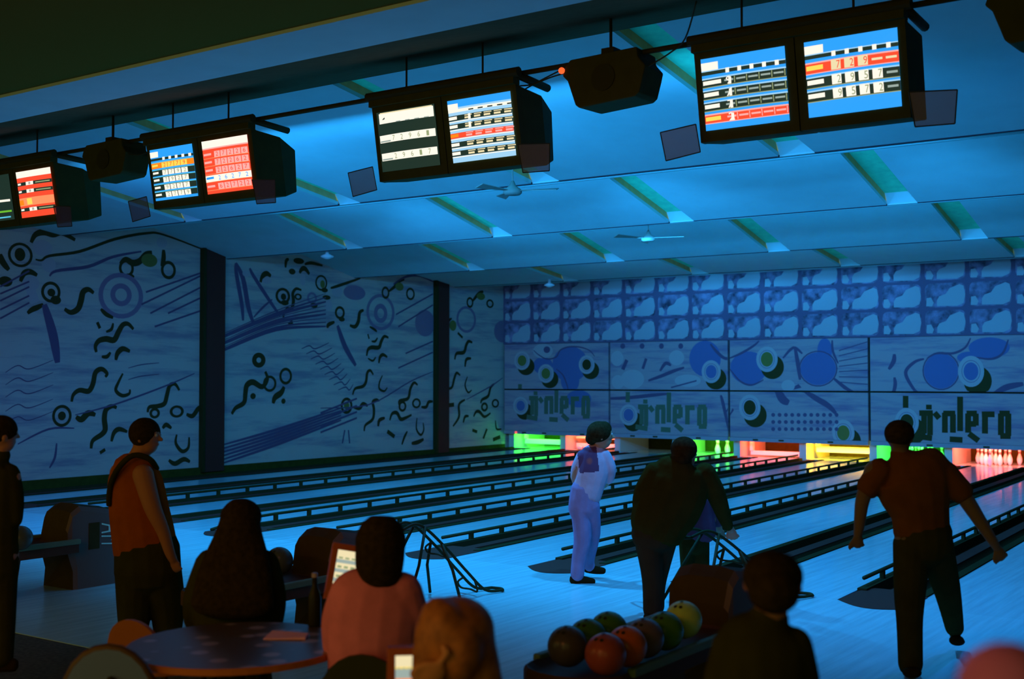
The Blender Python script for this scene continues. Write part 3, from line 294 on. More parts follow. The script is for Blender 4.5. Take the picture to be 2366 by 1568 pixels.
MASK_PAINT = [('o','B',[(-17.95,2.363)],(0.578,0.494,0.0)),('o','B',[(-18.85,2.332)],(0.333,0.242,0.0)),('o','B',[(-17.951,1.906)],(0.301,0.329,0.0)),('o','L',[(-18.849,2.741)],(0.333,0.205,0.0)),('o','d',[(-18.715,2.776)],(0.11,0.093,0.0)),('s','d',[(-19.162,2.764),(-18.983,2.631),(-18.716,2.516),(-18.407,2.569),(-18.275,2.752),(-18.014,2.84),(-17.648,2.835),(-17.329,2.739),(-17.161,2.575)],0.034),('s','d',[(-18.408,2.237),(-18.189,2.071),(-18.059,1.814),(-18.016,1.668)],0.033),('o','D',[(-19.423,2.314)],(0.293,0.252,0.0)),('o','L',[(-19.559,2.477)],(0.272,0.266,0.0)),('o','P',[(-19.559,2.477)],(0.196,0.194,0.93)),('o','G',[(-19.559,2.477)],(0.153,0.153,0.0)),('o','D',[(-18.617,1.949)],(0.285,0.249,0.0)),('o','L',[(-18.75,2.109)],(0.265,0.263,0.0)),('o','P',[(-18.75,2.109)],(0.191,0.192,0.93)),('o','G',[(-18.75,2.109)],(0.149,0.152,0.0)),('o','D',[(-17.288,2.193)],(0.272,0.243,0.0)),('o','L',[(-17.415,2.35)],(0.254,0.256,0.0)),('o','P',[(-17.415,2.35)],(0.183,0.187,0.93)),('o','D',[(-17.415,2.35)],(0.142,0.148,0.0)),('o','D',[(-19.475,1.046)],(0.28,0.242,0.0)),('o','L',[(-19.606,1.199)],(0.261,0.255,0.0)),('o','P',[(-19.606,1.199)],(0.188,0.186,0.93)),('o','B',[(-19.606,1.199)],(0.146,0.147,0.0)),('o','B',[(-17.673,1.415)],(0.404,0.237,0.0)),('o','D',[(-13.564,1.969)],(0.29,0.276,0.0)),('o','L',[(-13.698,2.148)],(0.27,0.292,0.0)),('o','P',[(-13.698,2.148)],(0.194,0.213,0.93)),('o','B',[(-13.698,2.148)],(0.151,0.169,0.0)),('o','B',[(-13.861,2.485)],(0.444,0.461,0.0)),('o','D',[(-13.554,1.969)],(0.289,0.276,0.0)),('o','L',[(-13.688,2.148)],(0.269,0.292,0.0)),('o','P',[(-13.688,2.148)],(0.194,0.213,0.93)),('o','B',[(-13.688,2.148)],(0.151,0.169,0.0)),('o','D',[(-15.972,0.833)],(0.293,0.267,0.0)),('o','L',[(-16.108,1.003)],(0.273,0.283,0.0)),('o','P',[(-16.108,1.003)],(0.196,0.206,0.93)),('o','B',[(-16.108,1.003)],(0.153,0.163,0.0)),('s','d',[(-15.509,1.916),(-15.16,2.025),(-14.754,2.169),(-14.453,2.257)],0.073),('s','d',[(-16.283,2.211),(-16.155,2.469)],0.081),('s','d',[(-15.674,2.227),(-15.569,2.501)],0.062),('s','d',[(-15.159,2.17),(-14.995,2.369),(-14.834,2.314)],0.073),('o','d',[(-16.281,2.841)],(0.074,0.074,0.0)),('o','d',[(-15.692,2.832)],(0.073,0.073,0.0)),('o','d',[(-15.115,2.824)],(0.071,0.073,0.0)),('o','d',[(-14.55,2.815)],(0.07,0.072,0.0)),('o','L',[(-16.453,2.509)],(0.192,0.204,0.0)),('o','L',[(-15.989,1.952)],(0.355,0.257,0.0)),('o','L',[(-16.434,1.878)],(0.192,0.186,0.0)),('o','L',[(-14.672,2.511)],(0.22,0.198,0.0)),('o','L',[(-14.356,1.917)],(0.374,0.161,0.0)),('s','d',[(-14.837,1.736),(-14.099,1.917)],0.029),('s','d',[(-13.703,2.855),(-13.531,2.658),(-13.283,2.48),(-12.998,2.547)],0.064),('s','d',[(-16.844,1.429),(-16.202,1.453),(-15.367,1.534),(-14.959,1.573)],0.075),('s','d',[(-13.423,1.549),(-13.348,1.287),(-13.2,0.642)],0.07),('s','d',[(-13.311,1.059),(-13.082,1.203)],0.053),('o','B',[(-12.658,2.241)],(0.498,0.412,0.0)),('s','d',[(-13.226,2.471),(-12.878,2.6),(-12.534,2.783),(-12.373,2.911)],0.049),('s','d',[(-13.166,2.206),(-12.883,1.904),(-12.581,1.811),(-12.261,1.942)],0.038),('o','B',[(-10.851,2.214)],(0.447,0.398,0.0)),('o','B',[(-10.679,2.646)],(0.186,0.306,0.0)),('o','d',[(-10.851,2.214)],(0.487,0.437,0.93)),('s','d',[(-10.491,2.896),(-10.474,2.626),(-10.348,2.337)],0.047),('s','d',[(-11.435,2.748),(-11.362,2.344),(-11.308,1.943)],0.081),('s','d',[(-11.946,1.905),(-11.793,1.501),(-11.601,1.374)],0.166),('s','d',[(-11.309,1.76),(-10.932,1.508),(-10.616,1.331),(-10.414,1.137)],0.109),('s','d',[(-10.462,1.979),(-10.097,1.694),(-9.631,1.414)],0.072),('s','d',[(-11.747,2.476),(-11.474,2.73),(-11.245,2.581)],0.055),('s','d',[(-11.599,1.539),(-11.309,1.797)],0.092),('o','L',[(-11.617,1.796)],(0.174,0.147,0.0)),('o','D',[(-12.027,2.258)],(0.306,0.301,0.0)),('o','L',[(-12.168,2.452)],(0.284,0.317,0.0)),('o','P',[(-12.168,2.452)],(0.205,0.231,0.93)),('o','G',[(-12.168,2.452)],(0.16,0.183,0.0)),('o','D',[(-12.491,1.058)],(0.31,0.303,0.0)),('o','L',[(-12.635,1.25)],(0.289,0.319,0.0)),('o','P',[(-12.635,1.25)],(0.209,0.233,0.93)),('o','D',[(-12.635,1.25)],(0.162,0.184,0.0)),('o','D',[(-10.1,0.488)],(0.294,0.298,0.0)),('o','L',[(-10.235,0.676)],(0.273,0.315,0.0)),('o','P',[(-10.235,0.676)],(0.197,0.229,0.93)),('o','G',[(-10.235,0.676)],(0.154,0.181,0.0)),('s','d',[(-10.327,2.642),(-9.617,2.845)],0.018),('s','d',[(-10.328,2.516),(-9.618,2.677)],0.018),('s','d',[(-10.329,2.391),(-9.62,2.509)],0.018),('s','d',[(-10.33,2.265),(-9.622,2.341)],0.018),('s','d',[(-10.331,2.14),(-9.623,2.173)],0.018),('s','d',[(-10.332,2.015),(-9.625,2.005)],0.018),('s','d',[(-10.334,1.889),(-9.627,1.838)],0.018),('o','d',[(-12.012,1.074)],(0.051,0.048,0.0)),('o','d',[(-12.013,0.899)],(0.051,0.048,0.0)),('o','d',[(-12.014,0.723)],(0.051,0.048,0.0)),('o','d',[(-11.845,1.077)],(0.05,0.048,0.0)),('o','d',[(-11.847,0.902)],(0.051,0.048,0.0)),('o','d',[(-11.848,0.727)],(0.05,0.048,0.0)),('o','d',[(-11.68,1.08)],(0.05,0.048,0.0)),('o','d',[(-11.682,0.905)],(0.051,0.047,0.0)),('o','d',[(-11.683,0.731)],(0.05,0.047,0.0)),('o','d',[(-11.516,1.082)],(0.05,0.047,0.0)),('o','d',[(-11.518,0.909)],(0.05,0.048,0.0)),('o','d',[(-11.519,0.735)],(0.05,0.047,0.0)),('o','d',[(-11.353,1.085)],(0.049,0.047,0.0)),('o','d',[(-11.355,0.912)],(0.05,0.047,0.0)),('o','d',[(-11.356,0.739)],(0.05,0.047,0.0)),('o','d',[(-11.191,1.088)],(0.049,0.047,0.0)),('o','d',[(-11.193,0.915)],(0.05,0.047,0.0)),('o','d',[(-11.194,0.743)],(0.049,0.047,0.0)),('o','d',[(-11.03,1.091)],(0.049,0.047,0.0)),('o','d',[(-11.032,0.919)],(0.049,0.047,0.0)),('o','d',[(-11.033,0.747)],(0.049,0.047,0.0)),('o','d',[(-10.87,1.093)],(0.049,0.047,0.0)),('o','d',[(-10.872,0.922)],(0.049,0.047,0.0)),('o','d',[(-10.873,0.75)],(0.049,0.046,0.0)),('o','d',[(-10.711,1.096)],(0.048,0.047,0.0)),('o','d',[(-10.713,0.925)],(0.049,0.047,0.0)),('o','d',[(-10.714,0.754)],(0.048,0.047,0.0)),('o','d',[(-10.553,1.099)],(0.048,0.047,0.0)),('o','d',[(-10.555,0.928)],(0.049,0.046,0.0)),('o','d',[(-10.556,0.758)],(0.048,0.047,0.0)),('o','d',[(-10.396,1.102)],(0.048,0.047,0.0)),('o','d',[(-10.397,0.932)],(0.047,0.047,0.0)),('o','d',[(-10.399,0.762)],(0.048,0.047,0.0)),('o','B',[(-7.934,2.149)],(0.383,0.404,0.0)),('o','B',[(-6.874,2.665)],(0.443,0.233,0.0)),('o','B',[(-7.31,2.454)],(0.261,0.127,0.0)),('s','d',[(-8.238,2.445),(-8.019,2.553),(-7.661,2.549),(-7.395,2.673),(-7.27,2.888)],0.044),('o','d',[(-7.934,2.149)],(0.418,0.44,0.93)),('s','d',[(-7.17,2.453),(-6.825,2.413),(-6.585,2.536),(-6.463,2.837)],0.043),('s','d',[(-8.311,2.427),(-8.531,2.355),(-8.737,2.114),(-8.575,1.761),(-8.339,1.485)],0.063),('s','d',[(-8.994,2.546),(-9.014,2.377),(-9.129,2.19)],0.082),('s','d',[(-8.999,2.003),(-8.983,1.815),(-9.061,1.515)],0.067),('s','d',[(-6.766,1.644),(-6.493,1.788),(-6.158,1.86)],0.107),('o','D',[(-7.129,1.923)],(0.307,0.333,0.0)),('o','L',[(-7.27,2.137)],(0.286,0.352,0.0)),('o','P',[(-7.27,2.137)],(0.207,0.256,0.93)),('o','B',[(-7.27,2.137)],(0.161,0.203,0.0)),('o','D',[(-8.585,0.763)],(0.296,0.311,0.0)),('o','L',[(-8.722,0.961)],(0.277,0.329,0.0)),('o','P',[(-8.722,0.961)],(0.2,0.24,0.93)),('o','D',[(-8.722,0.961)],(0.155,0.19,0.0)),('s','T',[(-19.627,1.812),(-19.63,1.533)],0.1),('s','T',[(-19.097,1.614),(-19.098,1.503)],0.1),('s','T',[(-18.398,1.804),(-18.407,1.024)],0.1),('s','T',[(-19.208,1.41),(-19.214,0.949)],0.1),('s','T',[(-19.072,1.43),(-19.078,0.915)],0.1),('s','T',[(-18.973,1.432),(-18.866,1.305)],0.1),('s','T',[(-18.739,1.436),(-18.744,0.979)],0.1),('s','T',[(-18.561,1.402),(-18.566,0.984)],0.1),('s','T',[(-18.226,1.426),(-18.232,0.992)],0.1),('s','T',[(-18.061,1.428),(-18.064,1.158)],0.1),('s','T',[(-17.862,1.414),(-17.867,0.983)],0.1),('s','T',[(-17.52,1.437),(-17.526,0.957)],0.1),('s','T',[(-17.367,1.44),(-17.373,0.943)],0.1),('s','T',[(-19.318,1.417),(-19.009,1.422)],0.1),('s','T',[(-18.775,1.417),(-18.508,1.421)],0.1),('s','T',[(-18.261,1.425),(-18.035,1.429)],0.1),('s','T',[(-18.229,1.191),(-18.055,1.194)],0.1),('s','T',[(-18.214,0.974),(-18.007,0.818)],0.1),('s','T',[(-17.931,1.413),(-17.656,1.417)],0.1),('s','T',[(-17.554,1.437),(-17.333,1.44)],0.1),('s','T',[(-17.543,0.938),(-17.323,0.944)],0.1),('s','T',[(-19.397,0.889),(-19.033,0.843)],0.1),('s','T',[(-18.639,0.836),(-18.356,0.826)],0.1),('s','T',[(-16.129,1.616),(-16.132,1.337)],0.1),('s','T',[(-15.599,1.418),(-15.6,1.307)],0.1),('s','T',[(-14.9,1.608),(-14.909,0.828)],0.1),('s','T',[(-15.71,1.214),(-15.716,0.753)],0.1),('s','T',[(-15.574,1.234),(-15.58,0.719)],0.1),('s','T',[(-15.475,1.236),(-15.368,1.109)],0.1),('s','T',[(-15.241,1.24),(-15.246,0.783)],0.1),('s','T',[(-15.063,1.206),(-15.068,0.788)],0.1),('s','T',[(-14.728,1.23),(-14.734,0.796)],0.1),('s','T',[(-14.563,1.232),(-14.566,0.962)],0.1),('s','T',[(-14.364,1.218),(-14.369,0.787)],0.1),('s','T',[(-14.022,1.241),(-14.028,0.761)],0.1),('s','T',[(-13.869,1.244),(-13.875,0.747)],0.1),('s','T',[(-15.82,1.221),(-15.511,1.226)],0.1),('s','T',[(-15.277,1.221),(-15.01,1.225)],0.1),('s','T',[(-14.763,1.229),(-14.537,1.233)],0.1),('s','T',[(-14.731,0.995),(-14.557,0.998)],0.1),('s','T',[(-14.716,0.778),(-14.509,0.622)],0.1),('s','T',[(-14.433,1.217),(-14.158,1.221)],0.1),('s','T',[(-14.056,1.241),(-13.835,1.244)],0.1),('s','T',[(-14.045,0.742),(-13.825,0.748)],0.1),('s','T',[(-15.899,0.693),(-15.535,0.647)],0.1),('s','T',[(-15.141,0.64),(-14.858,0.63)],0.1),('s','D',[(-8.743,1.574),(-8.746,1.295)],0.1),('s','D',[(-8.213,1.376),(-8.214,1.265)],0.1),('s','D',[(-7.514,1.566),(-7.523,0.786)],0.1),('s','D',[(-8.324,1.172),(-8.33,0.711)],0.1),('s','D',[(-8.188,1.192),(-8.194,0.677)],0.1),('s','D',[(-8.089,1.194),(-7.982,1.067)],0.1),('s','D',[(-7.855,1.198),(-7.86,0.741)],0.1),('s','D',[(-7.677,1.164),(-7.682,0.746)],0.1),('s','D',[(-7.342,1.188),(-7.348,0.754)],0.1),('s','D',[(-7.177,1.19),(-7.18,0.92)],0.1),('s','D',[(-6.978,1.176),(-6.983,0.745)],0.1),('s','D',[(-6.636,1.199),(-6.642,0.719)],0.1),('s','D',[(-6.483,1.202),(-6.489,0.705)],0.1),('s','D',[(-8.434,1.179),(-8.125,1.184)],0.1),('s','D',[(-7.891,1.179),(-7.624,1.183)],0.1),('s','D',[(-7.377,1.187),(-7.151,1.191)],0.1),('s','D',[(-7.345,0.953),(-7.171,0.956)],0.1),('s','D',[(-7.33,0.736),(-7.123,0.58)],0.1),('s','D',[(-7.047,1.175),(-6.772,1.179)],0.1),('s','D',[(-6.67,1.199),(-6.449,1.202)],0.1),('s','D',[(-6.659,0.7),(-6.439,0.706)],0.1),('s','D',[(-8.513,0.651),(-8.149,0.605)],0.1),('s','D',[(-7.755,0.598),(-7.472,0.588)],0.1)]
